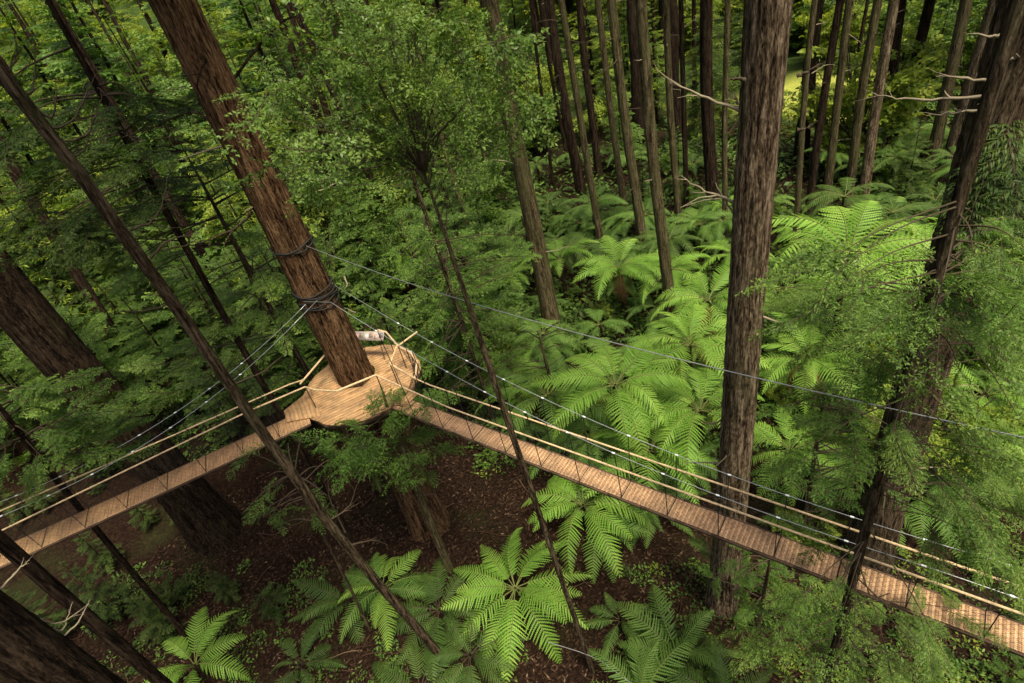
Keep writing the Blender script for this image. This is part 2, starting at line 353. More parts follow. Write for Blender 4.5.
# low side boughs carried by a trunk (real boughs at chosen heights)
def side_boughs(t, root, kind, mat, specs, seed=0, name='bough'):
    """specs: (pixelA, pixelB, dB offset in hd)"""
    rg = np.random.default_rng(seed); mb = MB()
    for a, b, off in specs:
        A = atd(*a, t.hd); Bp = atd(*b, t.hd + off); add_bough(mb, kind, A - t.B, Bp - t.B, rg)
    return child(name, mb.mesh(name, [mat, TWIG]), root)
def dead_branch(t, root, pts, r0, mat=None, name='dead_branch'):
    P = [atd(p[0], p[1], t.hd + (p[2] if len(p) > 2 else 0)) - t.B for p in pts]
    C = curve_pts(P, 5); mb = MB(); rg = np.random.default_rng(int(pts[0][0] * 5 + pts[-1][1] * 3 + 900)); n_ = len(C)
    k_ = np.minimum(np.arange(n_), 3)[:, None] / 3; C = C + rg.normal(0, r0 * .4, C.shape) * k_; L0 = np.linalg.norm(C[-1] - C[0])
    rad = np.linspace(r0 * 1.1, r0 * .18, n_) * rg.uniform(.85, 1.15, n_); rad[0] *= 1.5; tube(mb, C, rad, 6, 0, .5)
    for _ in range(rg.integers(3, 7)):
        i_ = rg.integers(n_ // 3, n_ - 1); d_ = C[i_] - C[max(0, i_ - 2)]; d_ = d_ / (np.linalg.norm(d_) + 1e-6) + rg.normal(0, .55, 3); l_ = L0 * rg.uniform(.08, .3)
        q0 = C[i_]; q1 = q0 + d_ * l_ * .5 + rg.normal(0, r0 * .6, 3); q2 = q1 + (d_ + rg.normal(0, .4, 3)) * l_ * .5
        tube(mb, np.array([q0, q1, q2]), [rad[i_] * .55, rad[i_] * .4, rad[i_] * .15], 5, 0, rg.uniform(.3, .8))
    return child(name, mb.mesh(name, [mat or TWIG_PALE], smooth=True), root)

# ================================================================== SETTING
def build_ground():
    n = 260; u = np.linspace(-1, 1, n); g = np.sign(u) * (np.abs(u) ** 2.2) * 420
    X, Y = np.meshgrid(g, g + 12, indexing='ij'); Z = ground_h(X, Y)
    Z = Z + .05 * np.sin(X * 3.1 + Y) * np.sin(Y * 2.7) * (np.hypot(X, Y) < 60)
    V = np.stack([X, Y, Z], -1).reshape(-1, 3)
    i = np.arange(n - 1)[:, None] * n; j = np.arange(n - 1)[None, :]
    Q = np.stack([i + j, i + n + j, i + n + j + 1, i + j + 1], -1).reshape(-1, 4)
    m, nt, N, L = mat_new('forest_floor')
    ge = N.new('ShaderNodeNewGeometry')
    n1 = N.new('ShaderNodeTexNoise'); n1.inputs['Scale'].default_value = 7; n1.inputs['Detail'].default_value = 10; n1.inputs['Roughness'].default_value = .75
    n2 = N.new('ShaderNodeTexNoise'); n2.inputs['Scale'].default_value = .35; n2.inputs['Detail'].default_value = 4
    ln = N.new('ShaderNodeVectorMath'); ln.operation = 'LENGTH'; L.new(ge.outputs['Position'], ln.inputs[0]); dr = N.new('ShaderNodeMapRange'); dr.inputs[1].default_value = 60; dr.inputs[2].default_value = 85; L.new(ln.outputs['Value'], dr.inputs[0])
    for x in (n1, n2): L.new(ge.outputs['Position'], x.inputs['Vector'])
    r1 = ramp(N, [(.33, (.004, .0025, .002)), (.5, (.015, .008, .005)), (.62, (.038, .020, .012)), (.78, (.10, .055, .034))]); L.new(n1.outputs['Fac'], r1.inputs[0])
    r2 = ramp(N, [(.5, (0, 0, 0)), (.72, (1, 1, 1))]); L.new(n2.outputs['Fac'], r2.inputs[0])
    # open grass glade well behind the ferns (plan distance from its centre)
    gl = atz(835, 95); 
    sub = N.new('ShaderNodeVectorMath'); sub.operation = 'DISTANCE'; L.new(ge.outputs['Position'], sub.inputs[0]); sub.inputs[1].default_value = (gl[0], gl[1], 0)
    r3 = ramp(N, [(.6, (1, 1, 1)), (1.0, (0, 0, 0))]); md = N.new('ShaderNodeMath'); md.operation = 'DIVIDE'; L.new(sub.outputs['Value'], md.inputs[0]); md.inputs[1].default_value = 11
    L.new(md.outputs[0], r3.inputs[0])
    mx = N.new('ShaderNodeMix'); mx.data_type = 'RGBA'; mu = N.new('ShaderNodeMath'); mu.operation = 'MULTIPLY'; L.new(r2.outputs[0], mu.inputs[0]); mu.inputs[1].default_value = .35
    L.new(mu.outputs[0], mx.inputs[0]); L.new(r1.outputs[0], mx.inputs[6]); mx.inputs[7].default_value = (.03, .045, .012, 1)
    mx2 = N.new('ShaderNodeMix'); mx2.data_type = 'RGBA'; rq = ramp(N, [(.3, (.3, .3, .3)), (.6, (1, 1, 1))]); L.new(n1.outputs['Fac'], rq.inputs[0]); mq = N.new('ShaderNodeMath'); mq.operation = 'MULTIPLY'; L.new(r3.outputs[0], mq.inputs[0]); L.new(rq.outputs[0], mq.inputs[1]); L.new(mq.outputs[0], mx2.inputs[0])
    mx3 = N.new('ShaderNodeMix'); mx3.data_type = 'RGBA'; L.new(dr.outputs[0], mx3.inputs[0]); L.new(mx.outputs[2], mx3.inputs[6])
    rg_ = ramp(N, [(.35, (.012, .022, .006)), (.65, (.055, .09, .02))]); L.new(n1.outputs['Fac'], rg_.inputs[0]); L.new(rg_.outputs[0], mx3.inputs[7]); L.new(mx3.outputs[2], mx2.inputs[6]); mx2.inputs[7].default_value = (.34, .36, .07, 1)
    p = N.new('ShaderNodeBsdfPrincipled'); p.inputs['Roughness'].default_value = .95; p.inputs['Specular IOR Level'].default_value = .05; L.new(mx2.outputs[2], p.inputs['Base Color'])
    bu = N.new('ShaderNodeBump'); bu.inputs['Strength'].default_value = 1; bu.inputs['Distance'].default_value = .12; L.new(n1.outputs['Fac'], bu.inputs['Height']); L.new(bu.outputs[0], p.inputs['Normal'])
    o = N.new('ShaderNodeOutputMaterial'); L.new(p.outputs[0], o.inputs[0])
    mb = MB(); mb.add(V, Q, 0); ob = link(bpy.data.objects.new('ground', mb.mesh('ground', [m], smooth=True)))
    tag(ob, 'dark brown forest floor under the walkway', 'ground', kind='structure')
build_ground()

def scatter_px(rg, n, x0, x1, y0, y1):
    """ground points spread evenly over a region of what the camera could see (plan positions)"""
    out = []
    for _ in range(n):
        p = atz(rg.uniform(x0, x1), rg.uniform(y0, y1)); out.append((p[0], p[1], gz(p[0], p[1])))
    return out
def build_litter():
    rg = np.random.default_rng(3); mb = MB(); n = 70000
    a = rg.uniform(-1.35, 1.1, n); r = np.sqrt(rg.uniform(4 ** 2, 26 ** 2, n)); x = np.sin(a) * r; y = np.cos(a) * r
    z = ground_h(x, y) + .05 * np.sin(x * 3.1 + y) * np.sin(y * 2.7) + rg.uniform(.02, .07, n)
    P = np.stack([x, y, z], -1); th = rg.uniform(0, 6.28, n); l = rg.uniform(.03, .10, n) * np.where(rg.random(n) < .08, 4, 1); w = np.where(l > .12, .006, l * .3)
    U = np.stack([np.cos(th), np.sin(th), rg.normal(0, .25, n)], -1) * l[:, None]; W = np.stack([-np.sin(th), np.cos(th), rg.normal(0, .3, n)], -1) * w[:, None]
    V = np.stack([P - U, P + W, P + U, P - W], 1); mb.add(V, np.arange(n * 4).reshape(-1, 4), 0, np.repeat(rg.random(n), 4))
    for _ in range(230):
        a_ = rg.uniform(-1.25, 1.0); r_ = math.sqrt(rg.uniform(49, 650)); x0, y0 = math.sin(a_) * r_, math.cos(a_) * r_; th = rg.uniform(0, 6.28); ln_ = rg.uniform(.6, 2.6); Q_ = []
        for k in range(6):
            x0 += math.cos(th) * ln_ / 5; y0 += math.sin(th) * ln_ / 5; th += rg.normal(0, .3); Q_.append([x0, y0, gz(x0, y0) + .06 + rg.uniform(0, .1)])
        tube(mb, np.array(Q_), np.linspace(.022, .006, 6) * rg.uniform(.6, 1.6), 4, 0, rg.uniform(.3, .98), cap=False)
    m, nt, N, L = mat_new('litter'); at = N.new('ShaderNodeAttribute'); at.attribute_name = 'tint'
    rr = ramp(N, [(0, (.010, .006, .004)), (.6, (.042, .022, .013)), (.93, (.075, .045, .027)), (1, (.16, .11, .07))]); L.new(at.outputs['Fac'], rr.inputs[0])
    p = N.new('ShaderNodeBsdfPrincipled'); p.inputs['Roughness'].default_value = .85; p.inputs['Specular IOR Level'].default_value = .08; L.new(rr.outputs[0], p.inputs['Base Color']); o = N.new('ShaderNodeOutputMaterial'); L.new(p.outputs[0], o.inputs[0])
    ob = link(bpy.data.objects.new('leaf_litter', mb.mesh('leaf_litter', [m]))); tag(ob, 'fallen brown leaves and twigs strewn over the bare forest floor', 'leaf litter', kind='stuff')
build_litter()
def tuft(mb, rg, x, y, z, r, n, leaf, mat):
    th = rg.uniform(0, 6.28, n); rad = np.sqrt(rg.random(n)) * r; hh = rg.uniform(.05, 1, n) * r * .7
    P = np.stack([x + np.cos(th) * rad, y + np.sin(th) * rad, z + hh * (1.1 - (rad / r) ** 2)], -1)
    ph = rg.uniform(0, 6.28, n); l = leaf * rg.uniform(.6, 1.3, n)
    U = np.stack([np.cos(ph), np.sin(ph), rg.normal(.1, .4, n)], -1); W = np.stack([-np.sin(ph), np.cos(ph), rg.normal(0, .4, n)], -1)
    V = np.stack([P, P + U * (l * .5)[:, None] + W * (l * .24)[:, None], P + U * l[:, None], P + U * (l * .5)[:, None] - W * (l * .24)[:, None]], 1)
    mb.add(V, np.arange(n * 4).reshape(-1, 4), mat, np.repeat(rg.normal(.4, .15, n) + .2 * hh / r, 4))
def build_undergrowth():
    rg = np.random.default_rng(11); mb = MB()
    def zone(n, x0, x1, y0, y1, rr, cnt, leaf, mats):
        for (x, y, z) in scatter_px(rg, n, x0, x1, y0, y1):
            d = math.hypot(x, y)
            if d > 80: continue
            k = .75 + d / 45
            tuft(mb, rg, x, y, z, rg.uniform(*rr) * k, cnt, leaf * k, int(rg.choice(mats)))
    zone(520, 470, 1040, 120, 340, (.6, 1.2), 60, .24, [0, 2, 2, 2])
    zone(360, 480, 1040, 300, 460, (.4, .8), 60, .17, [0, 0, 2, 2])
    zone(620, -40, 480, 70, 340, (.6, 1.3), 70, .24, [0, 2, 2, 1])
    zone(200, -40, 300, 300, 470, (.4, .8), 50, .16, [2, 2, 0])
    zone(75, 220, 520, 560, 700, (.25, .5), 45, .11, [0, 2])
    zone(40, 90, 260, 560, 690, (.25, .5), 45, .11, [0, 2])
    zone(150, 620, 1060, 560, 700, (.25, .55), 50, .12, [0, 0, 2, 1])
    zone(60, 480, 640, 380, 480, (.3, .6), 50, .12, [0, 1])
    ob = link(bpy.data.objects.new('undergrowth', mb.mesh('undergrowth', [LEAF_MID, LEAF_YEL, LEAF_DARK])))
    tag(ob, 'low leafy undergrowth covering the forest floor between the ferns', 'undergrowth', kind='stuff')
build_undergrowth()

# ================================================================== FERNS
def frond_data(seed, e0, drop, n_p=23, n_q=9, curl=0.):
    """one bipinnate frond of length 1 along +x"""
    rg = np.random.default_rng(seed); mb = MB(); N_ = 24
    s = np.linspace(0, 1, N_); el = np.radians(e0) - np.radians(e0 + drop) * s ** 1.15
    pos = np.zeros((N_, 3)); ds = 1 / (N_ - 1)
    side = curl * s ** 2
    for i in range(1, N_):
        pos[i] = pos[i - 1] + ds * np.array([math.cos(el[i]), 0, math.sin(el[i])])
    pos[:, 1] += side
    tube(mb, pos, .007 * (1.1 - s), 4, 1, .3, cap=False)
    for k in range(n_p):
        t = .14 + .86 * ((k + .5) / n_p); prof = min(1, (t - .04) / .36) ** .8 * (1 - max(0, (t - .42) / .6)) ** .72
        pl = .20 * max(.06, prof) * rg.uniform(.9, 1.05)
        p0 = np.array([np.interp(t, s, pos[:, c]) for c in range(3)])
        e = np.interp(t, s, el); tan = np.array([math.cos(e), 0, math.sin(e)]); nor = np.array([-math.sin(e), 0, math.cos(e)])
        for sd in (-1, 1):
            sw = math.radians(rg.normal(20 + 18 * t, 3)); dr = rg.normal(.25, .06)
            d = np.array([0, sd, 0]) * math.cos(sw) + tan * math.sin(sw)
            u = (np.arange(n_q) + .4) / n_q
            C = p0 + d * (pl * u)[:, None] - nor * (pl * dr * u ** 1.6)[:, None] + tan * (pl * .10 * u ** 2)[:, None]
            dd = d - nor * (dr * 1.3 * u)[:, None]; dd /= np.linalg.norm(dd, axis=1)[:, None]
            ql = (.86 / n_p) * .47 * (1 - u ** 2.6 * .8) * (1 if prof > .2 else .7)
            ww = pl / n_q * .60
            for q in (-1, 1):
                a = tan * q * .95 + d * .28
                tip = C + a * ql[:, None] - nor * (ql * .35)[:, None]
                V = np.stack([C - dd * ww * .9, C + a * (ql * .55)[:, None] - dd * ww * .6, tip + dd * ww * .2, C + dd * ww], 1)
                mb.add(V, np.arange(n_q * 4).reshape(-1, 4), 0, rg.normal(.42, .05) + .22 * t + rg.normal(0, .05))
    return mb.data()
FR_SHAPE = [(24, 34), (42, 52), (56, 62), (66, 40), (32, 68), (10, 30)]
FR_DATA = [frond_data(100 + i, a, b, curl=(-.05, .08, -.1, .04, .06, -.04)[i]) for i, (a, b) in enumerate(FR_SHAPE)]
STALK = plain_mat('fern_stalk', (.13, .15, .04), .6)
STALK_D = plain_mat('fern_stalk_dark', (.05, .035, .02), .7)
def frond_mesh(i, mat):
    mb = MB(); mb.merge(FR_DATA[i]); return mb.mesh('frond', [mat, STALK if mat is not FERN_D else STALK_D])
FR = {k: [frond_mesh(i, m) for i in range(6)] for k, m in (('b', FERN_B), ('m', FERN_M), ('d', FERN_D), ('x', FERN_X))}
fern_trunks = {}
def fern_trunk_mesh(h, r):
    key = round(h, 1), round(r, 2)
    if key not in fern_trunks:
        n = max(4, int(h / .06)); s = np.linspace(-.2, h, n); th = np.linspace(0, 6.283, 12, endpoint=False); rg = np.random.default_rng(int(h * 10))
        rr = (r * (1.15 - .25 * s / max(h, .1)))[:, None] * (1 + rg.normal(0, .13, (n, 12))); rr[-1] *= .5
        V = np.stack([rr * np.cos(th) + .05 * np.sin(s * 1.2)[:, None], rr * np.sin(th), np.repeat(s[:, None], 12, 1)], -1)
        i = np.arange(n - 1)[:, None] * 12; j = np.arange(12)[None, :]; j2 = (j + 1) % 12
        Q = np.stack([i + j, i + j2, i + 12 + j2, i + 12 + j], -1).reshape(-1, 4)
        mb = MB(); mb.add(V.reshape(-1, 3), Q, 0, rg.random(n * 12)); fern_trunks[key] = mb.mesh('trunk', [BARK_FERN])
    return fern_trunks[key]
def fern(px, py, rpx, h, label, cls='b', n=13, steep=1, group=None, dead=0, seed=None, name=None, r=None, az0=None, fan=None, crown_z=None):
    """px,py = crown centre in the photo; rpx = frond reach in pixels; h = stem height in metres"""
    rg = random.Random(seed if seed is not None else int(px * 7 + py))
    P = atz(px, py, h); x, y = P[0], P[1]; z0 = gz(x, y)
    slant = np.linalg.norm(P - CAM); R = r or rpx * slant * float((P - CAM) @ VIEW) / slant / F * 1.25
    root = empty(name or ('tree_fern' if h > 1 else 'fern'), (x, y, z0)); tag(root, label, 'tree fern' if h > 1 else 'fern', group)
    hh = h - z0
    if h > .3: child('trunk', fern_trunk_mesh(hh, .11 if h > 1 else .09), root)
    sets = {0: [0, 5, 0, 4], 1: [0, 1, 1, 4], 2: [1, 2, 2, 3], 3: [2, 3, 3, 2]}[steep]
    a0 = az0 if az0 is not None else rg.uniform(0, 6.28)
    for i in range(n):
        if fan: a = a0 + fan * ((i + .5) / n - .5) + rg.gauss(0, .06)
        else: a = a0 + i * 2.39996 + rg.gauss(0, .12)
        k = rg.choice(sets); sc = R * rg.uniform(.82, 1.15)
        if i >= n - 3 and steep < 3: k = min(3, k + 1); sc *= .85
        c = cls if len(cls) == 1 else rg.choice(cls)
        child('frond', FR[c][k], root, (math.cos(a) * .06, math.sin(a) * .06, hh), (rg.gauss(0, .22), rg.gauss(.0, .16), a + rg.gauss(0, .1)), sc)
    for i in range(dead):
        a = rg.uniform(0, 6.28); child('dead_frond', FR['x'][4], root, (0, 0, hh - .1), (0, .75 + rg.uniform(0, .4), a), R * .75)
    return root

# ================================================================== MAIN TREES
TREES = {}
def tree(key, label, top, base, w, mat, ref=None, near=True, hd=None, height=34, can=None, seed=None, ridge=.09, flare=.35, name='redwood_tree', cat='tree', group=None, can_z=20, top_z=None, flare_h=1.6):
    t = fit_trunk(top, base, w, ref, height, hd); root = empty(name, tuple(t.B)); tag(root, label, cat, group)
    sd = seed if seed is not None else int(top[0] * 3 + 11) % 997
    t.trunk = build_trunk(t, root, mat, sd, near, ridge, flare, top_z=top_z, flare_h=flare_h); t.root = root; TREES[key] = t
    if can: canopy(root, t, can_z, can, sd)
    if t.r > .12:
        rg = np.random.default_rng(sd + 5)
        for _ in range(7 if hd is None else 3):
            z = rg.uniform(4, 19); c = at_h(t, z) - t.B; a = rg.uniform(0, 6.28); d = np.array([math.cos(a), math.sin(a), rg.uniform(-.25, .35)]); L0 = rg.uniform(.3, 1.5); rr_ = rad_at(t, z) * .9
            q = [c + d * rr_]; 
            for k in range(4): d = d + rg.normal(0, .16, 3); q.append(q[-1] + d * L0 / 4)
            mb = MB(); tube(mb, np.array(q), np.linspace(.03, .006, 5) * (.7 + L0 * .3), 5, 0, .5)
            child('dead_twig', mb.mesh('dead_twig', [TWIG if rg.random() < .6 else TWIG_PALE]), root)
    return t

PZ = 5.2 * S            # deck height
PLAT = np.array([-3.17, 9.42]) * S
host = tree('host', 'big red brown trunk rising through the round timber platform', (172, 0), (430, 525), 46, BARK_RED, ref=(345, 350), near=2, can=1.1, can_z=22, ridge=.05)
main = tree('main', 'broad shaggy grey brown trunk right of centre running the full height', (771, 0), (723, 600), 49, BARK_GREY, ref=(760, 160), near=2, can=.7, can_z=30, ridge=.06)
lean = tree('lean', 'slender bare trunk slanting from the left edge down to the ferns', (0, 88), (443, 662), 14, BARK_SLIM, ref=(215, 360), near=True, can=.5, can_z=22, ridge=.06, flare=.15, name='bare_tree')
bigr = tree('bigr', 'massive dark furrowed trunk behind the leafy boughs at upper right', (1022, 30), (866, 562), 62, BARK_SLIM, ref=(985, 170), near=2, can=.6, can_z=28, ridge=.07)
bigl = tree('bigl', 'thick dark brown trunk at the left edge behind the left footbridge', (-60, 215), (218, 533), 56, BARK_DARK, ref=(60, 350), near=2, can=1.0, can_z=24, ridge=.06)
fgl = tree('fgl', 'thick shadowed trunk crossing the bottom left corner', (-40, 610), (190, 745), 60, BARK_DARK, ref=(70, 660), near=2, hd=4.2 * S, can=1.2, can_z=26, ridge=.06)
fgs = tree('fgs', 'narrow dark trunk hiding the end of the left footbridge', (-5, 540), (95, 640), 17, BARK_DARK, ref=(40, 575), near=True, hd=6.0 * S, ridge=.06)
pale = tree('pale', 'pale mossy trunk standing left of the bright fern bank', (489, 0), (556, 345), 22, BARK_MOSS, ref=(530, 180), near=True, can=.9, can_z=22, ridge=.05)
pole1 = tree('pole1', 'pale straight trunk rising among the ferns left of the broad trunk', (641, 0), (671, 335), 14, BARK_MOSS, ref=(655, 200), near=True, can=.7, can_z=22)
sap = tree('sap', 'thin dark crooked stem crossing before the footbridge and bearing blue green leaves', (402, 108), (592, 668), 9, BARK_SLIM, ref=(470, 330), near=True, height=18, can=None, ridge=.04, flare=.25, name='slender_tree')
rt = tree('rt', 'slim leaning tree with feathery drooping foliage in front of the right footbridge', (925, 330), (850, 590), 12, BARK_SLIM, ref=(862, 540), near=True, hd=4.2 * S, height=24, ridge=.05, name='conifer_tree')
low = tree('low', 'short leafy tree growing just below the platform', (388, 400), (447, 568), 9, BARK_MOSS, ref=(430, 530), near=True, height=9.5, ridge=.05, name='slender_tree')

L_ = 'upper left among the dense foliage'
midtrees = [
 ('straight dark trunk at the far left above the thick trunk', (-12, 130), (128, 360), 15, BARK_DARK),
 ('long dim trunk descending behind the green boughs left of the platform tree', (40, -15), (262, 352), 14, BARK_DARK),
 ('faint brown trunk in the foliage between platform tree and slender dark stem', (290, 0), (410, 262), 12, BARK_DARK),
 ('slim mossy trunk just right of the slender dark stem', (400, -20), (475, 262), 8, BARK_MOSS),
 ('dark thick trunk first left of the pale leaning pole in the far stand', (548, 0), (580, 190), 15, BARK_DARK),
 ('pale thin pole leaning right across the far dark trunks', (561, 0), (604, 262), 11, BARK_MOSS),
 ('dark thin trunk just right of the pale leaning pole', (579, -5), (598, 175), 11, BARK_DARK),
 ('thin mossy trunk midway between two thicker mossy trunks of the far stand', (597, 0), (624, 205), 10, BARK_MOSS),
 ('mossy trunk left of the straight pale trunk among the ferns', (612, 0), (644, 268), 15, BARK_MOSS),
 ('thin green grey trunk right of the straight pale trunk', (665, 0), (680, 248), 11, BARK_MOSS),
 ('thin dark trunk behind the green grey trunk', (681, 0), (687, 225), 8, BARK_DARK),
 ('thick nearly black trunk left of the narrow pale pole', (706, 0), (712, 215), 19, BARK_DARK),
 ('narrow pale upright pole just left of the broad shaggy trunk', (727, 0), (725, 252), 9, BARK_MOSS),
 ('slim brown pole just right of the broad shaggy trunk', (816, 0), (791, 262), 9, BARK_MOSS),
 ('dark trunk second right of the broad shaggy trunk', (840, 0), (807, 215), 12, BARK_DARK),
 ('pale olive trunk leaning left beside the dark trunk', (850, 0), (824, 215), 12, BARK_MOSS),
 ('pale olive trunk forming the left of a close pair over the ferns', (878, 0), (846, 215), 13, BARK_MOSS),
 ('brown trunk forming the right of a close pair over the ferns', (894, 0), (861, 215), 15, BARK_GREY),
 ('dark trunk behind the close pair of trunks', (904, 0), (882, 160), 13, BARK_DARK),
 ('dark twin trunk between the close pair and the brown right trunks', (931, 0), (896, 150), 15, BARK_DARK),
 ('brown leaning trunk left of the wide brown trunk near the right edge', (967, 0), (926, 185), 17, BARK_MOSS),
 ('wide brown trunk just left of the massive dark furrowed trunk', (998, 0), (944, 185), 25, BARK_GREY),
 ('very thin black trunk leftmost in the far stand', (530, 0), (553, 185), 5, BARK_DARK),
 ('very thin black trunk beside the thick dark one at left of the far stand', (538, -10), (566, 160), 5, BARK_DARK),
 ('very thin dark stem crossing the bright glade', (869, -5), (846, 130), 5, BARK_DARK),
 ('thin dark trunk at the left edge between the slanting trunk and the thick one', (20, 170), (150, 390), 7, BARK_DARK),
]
for i, (lab, top, base, w, mt) in enumerate(midtrees):
    tree('m%d' % i, lab, top, base, w * .8, mt, near=(w > 12), can=(rng.uniform(.6, .9) if i % 3 == 0 else None), can_z=rng.uniform(17, 23), seed=i * 17 + 3, flare=.2)

# boughs and bare branches on the main trees ------------------------------
for pts, r in (([(742, 110), (700, 96), (655, 70)], .035), ([(742, 108), (736, 100), (730, 93)], .03), ([(744, 222), (738, 205), (706, 190), (680, 178)], .04), ([(742, 225), (728, 205), (715, 183)], .03)):
    dead_branch(main, main.root, pts, r)
for pts in ([(797, 76), (808, 72), (826, 60)], [(797, 130), (806, 128), (818, 121)], [(744, 80, -.3), (735, 78, -.6), (728, 80, -.8)]): dead_branch(main, main.root, pts, .03, TWIG)
for pts in ([(1012, 33), (990, 36), (968, 34)], [(1000, 82), (960, 78), (935, 76)], [(995, 95), (950, 98), (905, 100), (873, 93)], [(1002, 60), (1003, 80), (990, 108)], [(985, 110), (960, 112), (927, 115)], [(1018, 55), (1008, 62), (996, 64)]):
    dead_branch(bigr, bigr.root, [(a, b, -.5) for a, b in pts], .035)
dead_branch(host, host.root, [(222, 84), (240, 70), (268, 35), (300, 10), (330, -8)], .05, BARK_DARK)
dead_branch(host, host.root, [(212, 122, 0), (190, 112, .5), (150, 128, .8), (105, 143, 1)], .045, BARK_MOSS)
dead_branch(host, host.root, [(252, 212), (235, 228), (200, 242), (160, 250)], .045, BARK_MOSS)
dead_branch(host, host.root, [(205, 60, -.6), (198, 82, -.8), (206, 112, -.9)], .03, BARK_DARK)
for pts in ([(15, 95), (33, 90), (36, 60), (34, 38)], [(0, 74), (12, 68), (16, 50), (14, 30)], [(40, 130), (70, 122), (88, 90), (90, 82)], [(52, 145), (85, 135), (98, 110), (101, 90)], [(62, 160), (78, 155), (88, 140), (90, 128)],
            [(28, 105), (50, 118), (56, 100), (56, 78)], [(130, 230), (150, 222), (162, 205), (172, 160)], [(150, 258), (170, 240), (200, 232)], [(178, 300), (150, 310), (120, 312)], [(232, 385), (262, 372), (290, 350)],
            [(330, 520), (350, 505), (358, 480)], [(352, 545), (372, 540), (388, 545)], [(345, 532), (330, 500), (328, 480)]):
    dead_branch(lean, lean.root, pts, .022, TWIG)
for pts in ([(60, 640), (78, 622), (90, 600)], [(40, 620), (60, 622), (88, 605)], [(52, 630), (64, 628), (72, 602)], [(0, 590), (18, 570), (29, 560)], [(50, 660), (55, 675), (58, 683)]):
    dead_branch(fgl, fgl.root, pts, .013, TWIG_PALE)

rg_s = np.random.default_rng(5)
# sapling crown (blue green leaves, centre top)
def sap_crown():
    rg = np.random.default_rng(21); mb = MB()
    targets = [(330, 60), (350, 25), (385, 18), (420, 22), (455, 40), (480, 70), (485, 110), (470, 150), (440, 160), (400, 150), (360, 130), (330, 105), (345, 80), (390, 60), (430, 80), (400, 100), (460, 100), (370, 90), (410, 40), (440, 130), (380, 120), (350, 150), (300, 120), (275, 140), (490, 90), (420, 60), (370, 45), (395, 30), (450, 60), (245, 118), (252, 150), (268, 168), (285, 150), (268, 130), (290, 100), (300, 172), (340, 190), (420, 190), (380, 175), (455, 185), (500, 140), (400, -10), (440, -5), (360, -10), (480, 20), (500, 50), (330, 15), (310, 85), (385, 205), (330, 170)]
    targets = [(x + rg.normal(0, 13), y + rg.normal(0, 13)) for x, y in targets if y < 176 and (x > 305 or rg.random() < .6)] + [(rg.uniform(345, 505), rg.uniform(-25, 150)) for _ in range(8)]
    for (x, y) in targets:
        z = np.clip(H + .2 - (y - 60) * .012, H - 3, H + 2); ss = at_h(sap, min(z - .3, 21.0)) ; o = rg.uniform(-1.3, 1.3)
        T = atd(x, y, sap.hd + o); a = at_h(sap, min(T[2] - .2, sap.h - .5)); a = a + (T - a) * .25
        tube(mb, np.array([at_h(sap, min(T[2] - .6, sap.h - .8)), a, T]) - sap.B, [.014, .010, .004], 4, 1, .4, cap=False)
        for k in range(2 + (rg.random() < .5)):
            d = rg.normal(0, 1, 3); d[2] = d[2] * .5 - .3; d /= np.linalg.norm(d); c = T + rg.normal(0, .18, 3)
            add_bough(mb, 'fine', c - sap.B - d * .3, c - sap.B + d * rg.uniform(.5, 1.0), rg, .6)
    return child('crown', mb.mesh('crown', [LEAF_BLUE, TWIG]), sap.root)
sap_crown()
def low_crown():
    rg = np.random.default_rng(22); mb = MB()
    for _ in range(62):
        x, y = rg.uniform(322, 462), rg.uniform(392, 482)
        if (x - 395) ** 2 / 4600 + (y - 436) ** 2 / 2000 > 1.1 or y < 408 and x < 380: continue
        T = atd(x, y, low.hd + rg.uniform(-1.2, .6)); a = at_h(low, min(T[2] - .3, 9.3))
        tube(mb, np.array([a, (a + T) / 2 + [0, 0, .1], T]) - low.B, [.014, .010, .004], 4, 1, .4, cap=False)
        for k in range(2):
            d = rg.normal(0, 1, 3); d[2] *= .3; d /= np.linalg.norm(d)
            add_bough(mb, 'fine', T - low.B - d * .3, T - low.B + d * rg.uniform(.5, .95), rg, .5)
    return child('crown', mb.mesh('crown', [LEAF_FRESH, TWIG]), low.root)
low_crown()
def rt_crown():
    rg = np.random.default_rng(23); mb = MB()
    spots = [(rg.uniform(770, 1030), rg.uniform(215, 330)) for _ in range(56)] + [(rg.uniform(800, 1040), rg.uniform(330, 520)) for _ in range(32)] + [(rg.uniform(740, 960), rg.uniform(560, 690)) for _ in range(46)] + [(rg.uniform(930, 1040), rg.uniform(500, 620)) for _ in range(16)]
    spots = [(x, y) for (x, y) in spots if not (x < 910 and y < 262) and not (845 < x and 500 + (x - 768) * .36 < y < 560 + (x - 768) * .42 and rg.random() < .8)]
    for (x, y) in spots:
        T = atd(x, y, rt.hd + rg.uniform(-1.4, 1.6)); a = at_h(rt, np.clip(T[2] + rg.uniform(-.2, .5), 1, 23))
        d = T - a; l = np.linalg.norm(d[:2]); 
        m = a + d * .55 + [0, 0, .12]
        tube(mb, curve_pts([a, m, T], 3) - rt.B, np.linspace(.014, .004, 7), 4, 1, .4, cap=False)
        dn = d / np.linalg.norm(d)
        for k in range(2):
            e = dn + rg.normal(0, .5, 3); e[2] = e[2] * .4 - .15; e /= np.linalg.norm(e)
            st = a + d * rg.uniform(.55, .95); add_bough(mb, 'fine' if rg.random() < .5 else 'feather', st - rt.B, st - rt.B + e * rg.uniform(.55, 1.0), rg, .4)
    return child('crown', mb.mesh('crown', [LEAF_MID, TWIG]), rt.root)
rt_crown()
side_boughs(bigr, bigr.root, 'feather', LEAF_DARK, [((1010, 110), (1000 + 30, 190), -2.0), ((1000, 130), (960, 215), -2.5), ((1005, 150), (1030, 230), -2.5), ((1000, 180), (1010, 260), -2.6), ((990, 200), (950, 240), -2.4)], 4)

